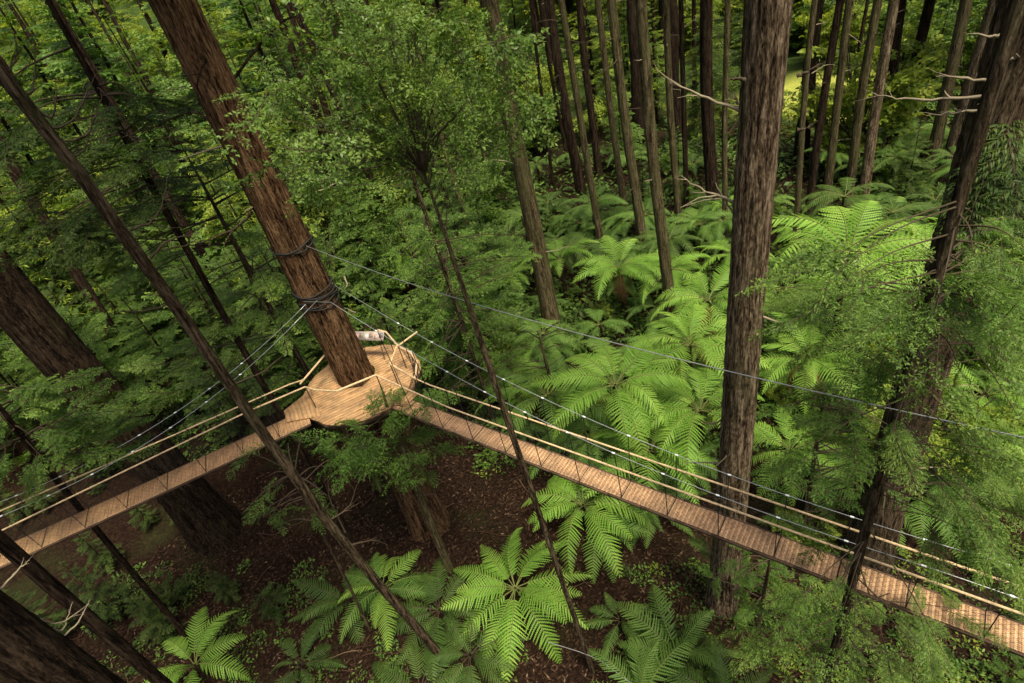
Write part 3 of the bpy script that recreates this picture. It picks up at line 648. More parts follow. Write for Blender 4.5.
def px_crown(t, kind, mat, spots, seed, per=2, blen=(.8, 1.5), off=(-1.5, 1.5)):
    rg = np.random.default_rng(seed); mb = MB()
    for (x, y) in spots:
        T = atd(x, y, t.hd + rg.uniform(*off)); 
        if T[2] < 1: continue
        a = at_h(t, np.clip(T[2] + rg.uniform(-.3, .6), 1, t.h - .5)); d = T - a; m = a + d * .55 + [0, 0, .15]
        tube(mb, curve_pts([a, m, T], 3) - t.B, np.linspace(.03, .008, 7), 4, 1, .4, cap=False); dn = d / np.linalg.norm(d)
        for k in range(per):
            e = dn + rg.normal(0, .45, 3); e[2] = e[2] * .35 - .08; e /= np.linalg.norm(e); st = a + d * rg.uniform(.5, .95); add_bough(mb, kind, st - t.B, st - t.B + e * rg.uniform(*blen), rg, .3)
    return child('crown', mb.mesh('crown', [mat, TWIG]), t.root)
_r = random.Random(4)
lf1 = tree('lf1', 'slim conifer at the left edge spreading flat pale sprays over the thick trunk', (-90, 300), (-10, 455), 8, BARK_DARK, ref=(-60, 360), near=True, hd=19.6, height=17, name='conifer_tree')
px_crown(lf1, 'flat', LEAF_MID, [(_r.uniform(-20, 125), 470 - (_x := _r.uniform(0, 1)) * 90 + _r.uniform(-10, 20)) for _ in range(34)], 61, blen=(1.0, 1.8))
lf2 = tree('lf2', 'slim conifer with layered sprays between the slanting trunk and the platform trunk', (130, 60), (318, 372), 7, BARK_SLIM, ref=(260, 270), near=True, hd=20.5, height=17, name='conifer_tree')
px_crown(lf2, 'flat', LEAF_MID, [(_r.uniform(110, 300), _r.uniform(150, 400)) for _ in range(46)], 62, blen=(1.0, 1.9), off=(-2, 2.5))
lf3 = tree('lf3', 'dim conifer whose boughs fill the corner above the slanting trunk', (30, -30), (225, 330), 9, BARK_DARK, ref=(110, 110), near=True, hd=19, height=24, name='conifer_tree')
px_crown(lf3, 'con', LEAF_DARK, [(_r.uniform(-10, 190), _r.uniform(90, 260)) for _ in range(44)], 63, blen=(1.1, 2.0), off=(-2.5, 3))

w1 = tree('w1', 'thin sapling with narrow pale leaves at the foot of the broad shaggy trunk', (800, 430), (752, 655), 4, BARK_SLIM, ref=(770, 580), hd=10.6, height=4.6, name='sapling', ridge=.03)
px_crown(w1, 'feather', LEAF_FRESH, [(_r.uniform(690, 835), _r.uniform(545, 665)) for _ in range(44)], 65, per=1, blen=(.4, .9), off=(-1, 1.2))
w2 = tree('w2', 'wispy sapling with small light leaves between the broad trunk and the leaning feathery tree', (850, 300), (795, 560), 5, BARK_SLIM, ref=(820, 430), hd=14.0, height=8, name='sapling', ridge=.03)
px_crown(w2, 'fine', LEAF_FRESH, [(_r.uniform(765, 905), _r.uniform(385, 520)) for _ in range(44)], 66, per=2, blen=(.5, 1.0), off=(-1, 2))
w3 = tree('w3', 'sparse sapling hanging small leaves over the left footbridge end beside the slanting trunk', (270, 420), (322, 566), 3.5, BARK_SLIM, ref=(300, 500), hd=14.2, height=9, name='sapling', ridge=.03)
px_crown(w3, 'fine', LEAF_MID, [(_r.uniform(240, 350), _r.uniform(425, 525)) for _ in range(22)], 67, per=1, blen=(.5, .9), off=(-1, 1))
w4 = tree('w4', 'airy sapling with fine pale leaves just right of the platform behind the slender stem', (400, 130), (492, 418), 5, BARK_SLIM, ref=(440, 300), hd=21, height=17, name='sapling', ridge=.03)
px_crown(w4, 'fine', LEAF_FRESH, [(_r.uniform(395, 530), _r.uniform(225, 405)) for _ in range(64)], 68, per=2, blen=(.7, 1.5), off=(-2, 2.5))
w5 = tree('w5', 'light leaved sapling at the foot of the pale mossy trunk before the largest tree fern', (530, 300), (560, 425), 4, BARK_SLIM, ref=(545, 380), hd=19.5, height=6.5, name='sapling', ridge=.03)
px_crown(w5, 'fine', LEAF_FRESH, [(_r.uniform(495, 580), _r.uniform(325, 430)) for _ in range(26)], 69, per=2, blen=(.6, 1.1), off=(-1, 1.5))

# ================================================================== UNDERSTOREY TREE KINDS
def stem_mesh(h, r, seed):
    rg = np.random.default_rng(seed); s = np.linspace(-.2, h, 14); P = np.stack([.06 * np.sin(s + seed), .06 * np.cos(s * .8 + seed), s], -1)
    mb = MB(); tube(mb, P, np.linspace(r, r * .12, 14), 8, 0, rg.uniform(.3, .6)); return mb.mesh('trunk', [BARK_DARK], smooth=True)
def kind_meshes(kind, mat, i):
    rg = np.random.default_rng(300 + i)
    if kind == 'con': return (stem_mesh(7.2, .09, i), cone_crown(rg, 'con', .9, 7.3, 2.2, 58, elev=-.15).mesh('crown', [mat, TWIG]))
    if kind == 'flat': return (stem_mesh(6.0, .08, i), cone_crown(rg, 'flat', .8, 6.2, 2.7, 44, elev=.0, shape=.6).mesh('crown', [mat, TWIG]))
    if kind == 'broad': return (stem_mesh(3.4, .07, i), dome_crown(rg, 'broad', 1.0, 4.2, 2.2, 20, 4).mesh('crown', [mat, TWIG]))
    if kind == 'shrub': return (stem_mesh(1.0, .05, i), dome_crown(rg, 'broad', .35, 1.7, 1.25, 14, 4, .025).mesh('crown', [mat, TWIG]))
    if kind == 'farcon': return (stem_mesh(9, .13, i), cone_crown(rg, 'farcon', .8, 9.3, 2.9, 60, elev=-.15).mesh('crown', [mat, TWIG]))
    if kind == 'farbroad': return (stem_mesh(5, .12, i), dome_crown(rg, 'farbroad', 1.2, 6.5, 3.4, 26, 5).mesh('crown', [mat, TWIG]))
KM = {}
for k, (kd, mt) in enumerate([('con', LEAF_MID), ('con', LEAF_DARK), ('con', LEAF_YEL), ('flat', LEAF_MID), ('flat', LEAF_DARK), ('broad', LEAF_MID), ('broad', LEAF_YEL), ('broad', LEAF_BLUE),
                              ('shrub', LEAF_MID), ('shrub', LEAF_YEL), ('shrub', LEAF_DARK), ('farcon', LEAF_MID), ('farcon', LEAF_YEL), ('farcon', LEAF_DARK), ('farbroad', LEAF_YEL), ('farbroad', LEAF_MID)]):
    KM.setdefault(kd, []).append(kind_meshes(kd, mt, k))
NM = {'con': ('young_conifer', 'tree'), 'flat': ('young_conifer', 'tree'), 'broad': ('understorey_tree', 'tree'), 'shrub': ('shrub', 'shrub'), 'farcon': ('young_conifer', 'tree'), 'farbroad': ('understorey_tree', 'tree')}
def plant(kd, v, x, y, sc, rz, label, group=None, dz=0):
    tr, cr = KM[kd][v % len(KM[kd])]; root = empty(NM[kd][0], (x, y, gz(x, y) + dz), rz, sc); tag(root, label, NM[kd][1], group)
    child('trunk', tr, root); child('crown', cr, root); return root

def near_things(x, y, keep=1.0):
    for t in TREES.values():
        if math.hypot(x - t.B[0], y - t.B[1]) < keep: return True
    return math.hypot(x - PLAT[0], y - PLAT[1]) < 3.0
glade = atz(835, 95)
# left understorey: hand placed (pixel of the base, kind, variant, scale, label)
left_plants = [
 (70, 372, 'flat', 0, .95, 'young conifer with flat sprays just behind the left footbridge rails'),
 (20, 420, 'flat', 1, .8, 'dark young conifer at the left edge beside the thick trunk'),
 (150, 330, 'con', 0, .9, 'young conifer under the middle of the slanting bare trunk'),
 (250, 345, 'flat', 0, .7, 'small pale sprayed conifer left of the platform'),
 (215, 290, 'con', 1, .9, 'dark young conifer between the slanting trunk and the platform trunk'),
 (285, 300, 'broad', 0, .8, 'leafy small tree directly left of the platform trunk'),
 (110, 270, 'con', 0, 1.0, 'young conifer left of the slanting bare trunk at mid height'),
 (40, 300, 'con', 1, .9, 'dark young conifer over the thick trunk at the left edge'),
 (345, 285, 'broad', 2, .7, 'blue green small tree right behind the platform trunk'),
 (395, 305, 'shrub', 0, 1.3, 'green shrub just beyond the top of the platform'),
 (445, 330, 'shrub', 1, 1.3, 'yellow green shrub right of the platform beside the thin stem'),
 (420, 260, 'broad', 0, .8, 'leafy small tree between platform trunk and pale mossy trunk'),
 (500, 310, 'shrub', 0, 1.4, 'rounded green shrub at the foot of the pale mossy trunk'),
 (505, 360, 'shrub', 1, 1.2, 'light green shrub left of the largest tree fern'),
 (470, 385, 'shrub', 0, 1.1, 'green shrub beside the start of the right footbridge'),
 (180, 225, 'con', 2, 1.0, 'yellowish young conifer in the upper left foliage'),
 (60, 215, 'con', 0, 1.1, 'young conifer at the far left in the upper foliage'),
 (300, 225, 'broad', 1, 1.0, 'yellow green small tree behind the platform trunk'),
 (370, 215, 'con', 0, 1.0, 'young conifer under the blue green leafy crown'),
 (460, 225, 'broad', 0, .9, 'leafy small tree left of the pale mossy trunk'),
 (240, 180, 'farcon', 0, .9, 'tall young conifer just left behind the platform trunk at mid height'),
 (330, 175, 'farbroad', 0, .8, 'bright leafy tree beyond the platform trunk'),
 (120, 170, 'farcon', 1, .9, 'tall yellow green young conifer at upper left'),
 (20, 165, 'farcon', 2, .9, 'tall dark young conifer at the upper left edge'),
 (420, 170, 'farcon', 2, .8, 'tall dark young conifer behind the blue green crown'),
 (740, 590, 'shrub', 0, .9, 'leafy shrub at the foot of the broad shaggy trunk'),
 (800, 545, 'shrub', 1, 1.1, 'yellow green shrub just beyond the right footbridge'),
 (905, 480, 'broad', 1, .8, 'light green small tree behind the leaning feathery tree'),
 (985, 470, 'shrub', 1, 1.4, 'bright shrub at the right edge beyond the footbridge'),
 (830, 440, 'shrub', 0, 1.4, 'green shrub right of the broad shaggy trunk'),
 (960, 380, 'broad', 0, .8, 'small leafy tree behind the massive dark trunk'),
 (545, 375, 'shrub', 0, 1.0, 'fine leaved shrub before the largest tree fern'),
 (110, 470, 'shrub', 2, 1.0, 'dark low shrub under the left footbridge rails'),
 (170, 600, 'shrub', 2, .8, 'dark fine leaved shrub left of the bottom left fern'),
 (280, 610, 'shrub', 2, .6, 'low dark green shrub on bare soil at lower left'),
]
for i, (px, py, kd, v, sc, lab) in enumerate(left_plants):
    p = atz(px, py); plant(kd, v, p[0], p[1], sc * (1.25 if kd == 'shrub' else 1.75), i * 1.7, lab)

# filler understorey by zones, each an individual
def fill(n, x0, x1, y0, y1, kinds, sc, label, group, seed, maxd=110, keep=1.6):
    rg = random.Random(seed); k = 0; tries = 0
    while k < n and tries < n * 12:
        tries += 1; p = atz(rg.uniform(x0, x1), rg.uniform(y0, y1)); x, y = p[0], p[1]; d = math.hypot(x, y)
        if d > maxd or near_things(x, y, keep) or math.hypot(x - glade[0], y - glade[1]) < 7.5 : continue
        if d < 8: continue
        if d > 42 and abs(math.atan2(x, y) - math.atan2(glade[0], glade[1])) < .06: continue
        kd, v = rg.choice(kinds); plant(kd, v, x, y, rg.uniform(*sc), rg.uniform(0, 6.28), label, group); k += 1
fill(50, -30, 500, 190, 400, [('con', 0), ('con', 1), ('flat', 0), ('broad', 0), ('broad', 2), ('flat', 1)], (1.1, 2.0), 'one of the overlapping small trees in the dense foliage left of centre', 'small trees left of centre', 31)
fill(44, 470, 1040, 95, 240, [('con', 1), ('con', 0), ('broad', 0), ('shrub', 0), ('shrub', 2)], (.5, 1.0), 'one of the low dark trees between the trunks of the far stand', 'low trees in the far stand', 33)
fill(24, 500, 1040, 240, 440, [('shrub', 0), ('shrub', 1), ('shrub', 2)], (.7, 1.3), 'one of the leafy shrubs between the tree ferns', 'shrubs between the tree ferns', 34)
fill(16, -20, 250, 440, 640, [('con', 1), ('shrub', 2), ('con', 1)], (.3, .6), 'one of the dim small conifers and bushes on the shaded soil at lower left', 'dim small plants at lower left', 38, keep=.9)
fill(12, 640, 1040, 560, 690, [('shrub', 0), ('shrub', 2)], (.45, .8), 'one of the low shrubs below the right footbridge', 'shrubs below the right footbridge', 35, keep=1.0)

fill(30, -60, 330, 330, 452, [('con', 0), ('con', 1), ('flat', 0), ('flat', 1)], (1.0, 1.7), 'one of the overlapping young conifers standing behind the left footbridge', 'young conifers behind the left footbridge', 36, keep=1.2)
fill(26, -60, 480, 60, 190, [('farcon', 0), ('farcon', 1), ('farcon', 2), ('farbroad', 0)], (1.2, 2.2), 'one of the tall green trees filling the background at upper left', 'tall green trees at upper left', 37, maxd=150)
# ================================================================== FERN PLACEMENT
B_, M_, D_ = 'b', 'm', 'd'
ferns = [
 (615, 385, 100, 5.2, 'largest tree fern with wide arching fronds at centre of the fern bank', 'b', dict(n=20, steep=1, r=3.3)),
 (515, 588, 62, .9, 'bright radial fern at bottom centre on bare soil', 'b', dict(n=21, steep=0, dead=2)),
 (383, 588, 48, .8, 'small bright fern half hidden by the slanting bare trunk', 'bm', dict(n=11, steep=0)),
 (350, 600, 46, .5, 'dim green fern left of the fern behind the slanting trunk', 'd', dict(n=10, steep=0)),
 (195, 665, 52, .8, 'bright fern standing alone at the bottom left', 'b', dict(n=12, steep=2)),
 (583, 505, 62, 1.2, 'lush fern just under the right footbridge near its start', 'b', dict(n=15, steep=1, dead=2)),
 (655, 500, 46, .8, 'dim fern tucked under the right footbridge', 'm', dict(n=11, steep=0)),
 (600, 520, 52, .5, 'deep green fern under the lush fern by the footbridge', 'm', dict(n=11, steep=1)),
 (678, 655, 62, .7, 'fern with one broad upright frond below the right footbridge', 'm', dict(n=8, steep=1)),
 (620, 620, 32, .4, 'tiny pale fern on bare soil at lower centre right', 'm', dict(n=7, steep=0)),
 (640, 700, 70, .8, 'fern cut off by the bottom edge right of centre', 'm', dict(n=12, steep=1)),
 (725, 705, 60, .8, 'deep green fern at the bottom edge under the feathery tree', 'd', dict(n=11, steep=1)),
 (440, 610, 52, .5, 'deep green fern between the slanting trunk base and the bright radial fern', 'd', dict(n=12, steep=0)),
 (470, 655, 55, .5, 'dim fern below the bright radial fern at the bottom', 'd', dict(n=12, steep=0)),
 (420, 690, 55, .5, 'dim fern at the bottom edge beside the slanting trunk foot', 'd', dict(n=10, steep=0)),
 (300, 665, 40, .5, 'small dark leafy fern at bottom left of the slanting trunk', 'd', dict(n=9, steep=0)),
 (848, 258, 62, 6.3, 'tall tree fern with upright ladder like fronds right of the broad trunk', 'b', dict(n=12, steep=3, r=4.6)),
 (925, 248, 55, 4.2, 'tree fern with bright fronds below the brown leaning trunks', 'b', dict(n=12, steep=1)),
 (620, 268, 45, 3.4, 'tree fern with brown dead skirt at the centre of the bank', 'b', dict(n=14, steep=1, dead=4)),
 (665, 272, 42, 2.8, 'tree fern behind the straight pale trunk', 'b', dict(n=13, steep=1)),
 (708, 300, 52, 3.4, 'tree fern with a drooping side frond touching the broad trunk', 'b', dict(n=13, steep=1, dead=3)),
 (592, 205, 32, 3.0, 'blue green tree fern beside the pale leaning pole', 'm', dict(n=13, steep=1)),
 (645, 215, 32, 2.6, 'tree fern in the back row between two mossy trunks', 'm', dict(n=12, steep=1)),
 (700, 225, 34, 2.6, 'back row tree fern under the nearly black trunk', 'm', dict(n=12, steep=1)),
 (735, 255, 36, 2.6, 'tree fern half hidden behind the broad trunk', 'b', dict(n=12, steep=1)),
 (560, 262, 36, 2.8, 'tree fern immediately right of the pale mossy trunk', 'b', dict(n=12, steep=2)),
 (548, 395, 62, 3.4, 'tree fern left of the largest fern over the footbridge rails', 'm', dict(n=13, steep=1)),
 (690, 345, 60, 3.6, 'bright tree fern between the largest fern and the broad trunk', 'b', dict(n=14, steep=1, dead=4)),
 (700, 410, 66, 3.2, 'yellow green tree fern against the lower broad trunk', 'b', dict(n=14, steep=1)),
 (650, 450, 60, 2.6, 'fern right behind the right footbridge rails below the largest fern', 'b', dict(n=13, steep=1)),
 (590, 440, 52, 2.2, 'deep green fern behind the footbridge under the largest fern', 'm', dict(n=12, steep=1)),
 (408, 262, 34, 2.4, 'light fern standing alone in foliage left of the pale mossy trunk', 'b', dict(n=10, steep=2)),
 (505, 275, 38, 2.4, 'light fern just left of the pale mossy trunk', 'b', dict(n=11, steep=1)),
 (985, 395, 56, 2.4, 'fern right of the massive dark trunk near the right edge', 'b', dict(n=12, steep=1)),
 (955, 440, 56, 1.8, 'bright fern above the long steel cable near the right edge', 'b', dict(n=12, steep=1)),
 (810, 360, 60, 3.4, 'tree fern with yellowed hanging fronds right of the broad trunk', 'b', dict(n=13, steep=1, dead=5)),
 (790, 450, 55, 1.8, 'fern right of the broad trunk above the footbridge', 'b', dict(n=12, steep=1)),
 (850, 300, 50, 3.2, 'tree fern behind the dangling boughs right of the broad trunk', 'm', dict(n=12, steep=1)),
 (1005, 300, 46, 3.0, 'tree fern behind the massive trunk at the right edge', 'm', dict(n=12, steep=1)),
]
for (px, py, rp, h, lab, c, kw) in ferns: fern(px, py, rp, h, lab, c, **kw)
# small far ferns: single-mesh copies
def whole_fern(seed, mat_key):
    rg = random.Random(seed); mb = MB()
    for i in range(10):
        a = i * 2.4 + rg.gauss(0, .15); k = rg.choice([0, 1, 1, 4]); sc = rg.uniform(.85, 1.1); M = np.array(Matrix.Rotation(a, 4, 'Z') @ Matrix.Rotation(rg.gauss(0, .12), 4, 'Y')) ; M[:3, :3] *= sc
        mb.merge(FR_DATA[k], M)
    return mb.mesh('fern', [{'b': FERN_B, 'm': FERN_M, 'd': FERN_D}[mat_key], STALK])
WF = [whole_fern(i, k) for i, k in enumerate('bmmdd')]
def fill_ferns(n, x0, x1, y0, y1, R, hr, vs, label, group, seed):
    rg = random.Random(seed)
    for k in range(n):
        h = rg.uniform(*hr); p = atz(rg.uniform(x0, x1), rg.uniform(y0, y1), h)
        if math.hypot(p[0], p[1]) > 85 or near_things(p[0], p[1], .6): continue
        z0 = gz(p[0], p[1]); root = empty('tree_fern', (p[0], p[1], z0)); tag(root, label, 'tree fern', group)
        o = child('fronds', WF[rg.choice(vs)], root, (0, 0, h - z0), (0, 0, rg.uniform(0, 6.28)), rg.uniform(*R))
        if h > .8: child('trunk', fern_trunk_mesh(round(h - z0, 1), .11), root)
fill_ferns(60, 500, 1040, 130, 260, (2.0, 3.0), (1.0, 3.0), [2, 3, 4, 3, 1], 'one of the smaller far ferns under the distant trunks', 'far ferns under the distant trunks', 41)
fill_ferns(46, 500, 760, 205, 470, (1.5, 2.5), (.6, 2.2), [0, 1, 2, 2, 3], 'one of the ferns filling the bank left of the broad trunk', 'ferns filling the bank left of the broad trunk', 42)
fill_ferns(24, 790, 1040, 230, 520, (2.0, 2.7), (.6, 2.2), [0, 1, 2], 'one of the ferns behind the feathery tree on the right', 'ferns behind the feathery tree', 43)
fill_ferns(16, 380, 520, 180, 330, (1.4, 2.0), (.6, 1.6), [2, 3, 4], 'one of the dim ferns in the foliage left of the pale mossy trunk', 'dim ferns left of the pale mossy trunk', 44)

# ================================================================== FAR FOREST
def far_forest():
    rg = random.Random(77); st = [stem_mesh(30, r, 900 + i) for i, r in enumerate((.28, .42, .6))]
    for m in st: m.materials.clear(); m.materials.append(BARK_DARK)
    n = 0
    while n < 130:
        a = rg.uniform(-62, 55); r = rg.uniform(48, 125); x, y = math.sin(math.radians(a)) * r, math.cos(math.radians(a)) * r
        if math.hypot(x - glade[0], y - glade[1]) < 7.5 or near_things(x, y, 3): continue
        if abs(math.degrees(math.atan2(glade[0], glade[1])) - a) < 7 and r < 90 and r > 62: continue
        root = empty('redwood_tree', (x, y, gz(x, y)), rg.uniform(0, 6)); tag(root, 'one of the dark trunks lost in the far forest', 'tree', 'far forest trees')
        child('trunk', st[rg.randrange(3)], root)
        if n % 4 == 0: child('crown', CANOPY[rg.randrange(3)], root, (0, 0, rg.uniform(10, 16)), (0, 0, 0), rg.uniform(.8, 1.1))
        n += 1
    n = 0
    while n < 150:
        a = rg.uniform(-62, 55); r = rg.uniform(50, 130) ** 1.0; x, y = math.sin(math.radians(a)) * r, math.cos(math.radians(a)) * r
        if math.hypot(x - glade[0], y - glade[1]) < 8 : continue
        if abs(math.degrees(math.atan2(glade[0], glade[1])) - a) < 6 and 60 < r < 85: continue
        kd, v = rg.choice([('farcon', 0), ('farcon', 1), ('farcon', 2), ('farbroad', 0), ('farbroad', 1)])
        plant(kd, v, x, y, rg.uniform(.9, 1.9), rg.uniform(0, 6), 'one of the hazy green young trees filling the far forest', 'young trees of the far forest'); n += 1
far_forest()

def left_forest():
    rg = random.Random(78); n = 0
    while n < 125:
        a = rg.uniform(-64, -2); r = rg.uniform(44, 120); x, y = math.sin(math.radians(a)) * r, math.cos(math.radians(a)) * r
        if near_things(x, y, 1.5): continue
        kd, v = rg.choice([('farcon', 0), ('farcon', 1), ('farcon', 2), ('farbroad', 0), ('farbroad', 1), ('farcon', 2)])
        plant(kd, v, x, y, rg.uniform(1.1, 2.3), rg.uniform(0, 6), 'one of the leafy trees layered up the slope at upper left', 'leafy trees up the slope at upper left'); n += 1
left_forest()
_ga = math.atan2(glade[0], glade[1]); _gr = math.hypot(glade[0], glade[1]); _r2 = random.Random(9)
for _k in range(12):
    _a = _ga + (_k - 5.5) * .022; _d = _gr + _r2.uniform(11, 24)
    plant(_r2.choice(['farbroad', 'farcon']), _r2.randrange(2), math.sin(_a) * _d, math.cos(_a) * _d, _r2.uniform(.9, 1.5), _k * 1.3, 'one of the bright leafy trees just behind the small sunlit glade', 'bright trees behind the glade')
def slope_forest():
    rg = random.Random(79); n = 0; mb = MB(); rn = np.random.default_rng(79)
    protos = [cone_crown(rn, 'farcon', .5, 9.3, 2.9, 46, elev=-.1).data() for _ in range(2)] + [dome_crown(rn, 'farbroad', 1.2, 6.5, 3.4, 20, 4).data()]
    while n < 125:
        a = rg.uniform(-66, 50); r = rg.uniform(105, 190) if a < 0 else rg.uniform(84, 140); x, y = math.sin(math.radians(a)) * r, math.cos(math.radians(a)) * r
        M = np.array(Matrix.Rotation(rg.uniform(0, 6), 4, 'Z')); M[:3, :3] *= rg.uniform(1.7, 3.0); M[:3, 3] = (x, y, gz(x, y)); mb.merge(rg.choice(protos), M, rg.uniform(-.1, .15)); n += 1
    ob = link(bpy.data.objects.new('far_woodland', mb.mesh('far_woodland', [LEAF_YEL, TWIG]))); tag(ob, 'far green woodland closing off the slope behind the trunks', 'woodland', kind='stuff')
slope_forest()
# ================================================================== PLATFORM AND FOOTBRIDGES
WOOD = plain_mat('treated_pine', (.50, .30, .15), .65, vary=.4, scale=3, stretch=(1, 1, 4))
PLAT_WOOD = plain_mat('platform_boards', (.41, .24, .115), .75, vary=.25, scale=5, stain=.55)
WOOD_RED = plain_mat('deck_boards_red', (.60, .38, .21), .75, vary=.3, scale=4, stain=.5)
WOOD_DECK = plain_mat('deck_boards', (.52, .32, .155), .7, vary=.28, scale=4, stretch=(1, 1, 1), stain=.5)
RAIL = plain_mat('rail_rope', (.54, .39, .22), .75, vary=.35, scale=20, stain=.5)
STEEL = plain_mat('steel_cable', (.38, .39, .38), .35, .7, .15, 60)
CLIP = plain_mat('white_clip', (.8, .82, .82), .4, .1, .05)
BLACKN = plain_mat('black_netting', (.02, .02, .02), .7, 0, .2)
EDGE = plain_mat('edge_timber', (.09, .055, .035), .8, 0, .3, 8)

plat = empty('tree_platform', (PLAT[0], PLAT[1], PZ)); tag(plat, 'round pale timber platform wrapped about the red brown trunk', 'platform')
PR = 1.28 * S * .97
def platform():
    hostc = at_h(host, PZ) - np.array([PLAT[0], PLAT[1], PZ]); rin = rad_at(host, PZ) * 1.08
    mb = MB(); rg = np.random.default_rng(2); hc = np.array([hostc[0], hostc[1], 0.0])
    du = np.array([math.cos(.35), math.sin(.35), 0.]); dn_ = np.array([-du[1], du[0], 0.]); bw = PR * 2 / 30
    def rim(o):      # half chord of the twelve-sided rim at offset o
        best = 0
        for k in range(12):
            a, b = math.pi / 6 * k, math.pi / 6 * (k + 1); A = np.array([math.cos(a), math.sin(a), 0]) * PR; B = np.array([math.cos(b), math.sin(b), 0]) * PR
            oa, ob = A @ dn_, B @ dn_
            if (oa - o) * (ob - o) <= 0 and abs(ob - oa) > 1e-9: best = max(best, abs((A + (B - A) * (o - oa) / (ob - oa)) @ du))
        return best
    oc, uc = hc @ dn_, hc @ du
    for k in range(30):
        o0, o1 = -PR + bw * k + .004, -PR + bw * (k + 1) - .004
        r0, r1 = rim(o0), rim(o1); 
        h0_, h1_ = [math.sqrt(max(0, rin ** 2 - (o - oc) ** 2)) for o in (o0, o1)]
        segs = [((-r0, -r1), (uc - h0_, uc - h1_)), ((uc + h0_, uc + h1_), (r0, r1))] if h0_ + h1_ > 0 else [((-r0, -r1), (r0, r1))]
        for (a0, a1), (b0, b1) in segs:
            cut = rg.uniform(.3, .7); parts_ = [(a0, a1, a0 + (b0 - a0) * cut - .003, a1 + (b1 - a1) * cut - .003), (a0 + (b0 - a0) * cut + .003, a1 + (b1 - a1) * cut + .003, b0, b1)]
            for (p0, p1, q0, q1) in parts_:
                c_ = [du * p0 + dn_ * o0, du * q0 + dn_ * o0, du * q1 + dn_ * o1, du * p1 + dn_ * o1]; zz = rg.uniform(-.002, .003)
                mb.add([p + [0, 0, -.03] for p in c_] + [p + [0, 0, .022 + zz] for p in c_], [[3, 2, 1, 0], [4, 5, 6, 7], [0, 1, 5, 4], [1, 2, 6, 5], [2, 3, 7, 6], [3, 0, 4, 7]], 0, rg.uniform(.3, .72))
    child('deck', mb.mesh('deck', [PLAT_WOOD]), plat)
    for (ux, uy), w0, w1_, le_ in (((-.94, -.34), .36, .82, .62), ((.73, -.68), .31, .5, .35)):      # fanned landings where the footbridges come in
        u = np.array([ux, uy, 0.]); u /= np.linalg.norm(u); nn = np.array([-u[1], u[0], 0]); mb = MB(); q = -.35
        while q < le_:
            t_ = (q + .35) / (le_ + .35); hw_ = w1_ * (1 - t_) + w0 * t_; t2 = (q + .13 + .35) / (le_ + .35); hb_ = w1_ * (1 - t2) + w0 * t2; o0 = u * (PR - .1 + q); o1 = u * (PR - .1 + q + .125); z0_, z1_ = np.array([0, 0, .018]), np.array([0, 0, .048])
            c_ = [o0 - nn * hw_, o0 + nn * hw_, o1 + nn * hb_, o1 - nn * hb_]; mb.add([p + z0_ for p in c_] + [p + z1_ for p in c_], [[0, 1, 2, 3], [4, 7, 6, 5], [0, 4, 5, 1], [1, 5, 6, 2], [2, 6, 7, 3], [3, 7, 4, 0]], 0, rg.uniform(.38, .6)); q += .13
        child('landing', mb.mesh('landing', [PLAT_WOOD]), plat)
    mb = MB()
    for i in range(12):
        a, b = math.pi / 6 * i, math.pi / 6 * (i + 1); P = [np.array([math.cos(x), math.sin(x), 0]) * (PR - .04) for x in (a, b)]
        c = (P[0] + P[1]) / 2; ax = P[1] - P[0]; l = np.linalg.norm(ax); ax /= l; box(mb, c + [0, 0, -.115], l / 2, .03, .08, ax, np.cross([0, 0, 1], ax))
    child('rim_beam', mb.mesh('rim_beam', [EDGE]), plat)
    for i in range(8):
        a = math.pi / 4 * i + .3; d = np.array([math.cos(a), math.sin(a), 0]); mb = MB(); h0 = np.array([hostc[0], hostc[1], 0])
        tube(mb, [h0 + d * rin * .9 + [0, 0, -1.7], d * (PR - .12) + [0, 0, -.2]], .055, 6); child('strut', mb.mesh('strut', [EDGE]), plat)
    # netting sheet clipped on the right of the platform
    mb = MB()
    tri = [(403, 350), (417, 364), (415, 378), (400, 388)]
    return
platform()
def rail_piece(parent, org, pts, z, r, name='handrail', mat=None):
    P = [atz(x, y, z if len(p_) < 1 else p_[0]) - org for (x, y, *p_) in pts]; mb = MB()
    C = np.vstack([np.linspace(P[i], P[i + 1], 6)[:-1] for i in range(len(P) - 1)] + [[P[-1]]])
    tube(mb, C, r, 8); return child(name, mb.mesh(name, [mat or RAIL], smooth=True), parent)
porg = np.array([PLAT[0], PLAT[1], PZ]); RZ = PZ + .58 * S
rail_piece(plat, porg, [(300, 384), (330, 349)], RZ, .034)
rail_piece(plat, porg, [(330, 349), (350, 342)], RZ, .034)
rail_piece(plat, porg, [(256, 408), (305, 387)], RZ, .030)
rail_piece(plat, porg, [(305, 387), (316, 390), (337, 391)], RZ, .03)
rail_piece(plat, porg, [(337, 391), (376, 375)], RZ, .036)
rail_piece(plat, porg, [(376, 375), (400, 386)], RZ, .030)
rail_piece(plat, porg, [(390, 364), (416, 379)], RZ, .034)
rail_piece(plat, porg, [(390, 364), (397, 346)], RZ, .034)
rail_piece(plat, porg, [(398, 346), (386, 332), (378, 330)], RZ, .034)
rail_piece(plat, porg, [(398, 346), (417, 332)], RZ, .034)
rail_piece(plat, porg, [(400, 347), (411, 353), (417, 362), (415, 379)], RZ, .034)
for (x, y) in [(305, 387), (376, 375), (390, 364), (398, 346), (417, 362), (330, 349), (386, 332)]:
    T = atz(x, y, RZ); d = T[:2] - PLAT; dn = np.linalg.norm(d); b = PLAT + d / dn * min(dn, PR - .05); mb = MB()
    tube(mb, [np.array([b[0], b[1], PZ - .1]) - porg, T - porg], .018, 6); child('post', mb.mesh('post', [EDGE]), plat)
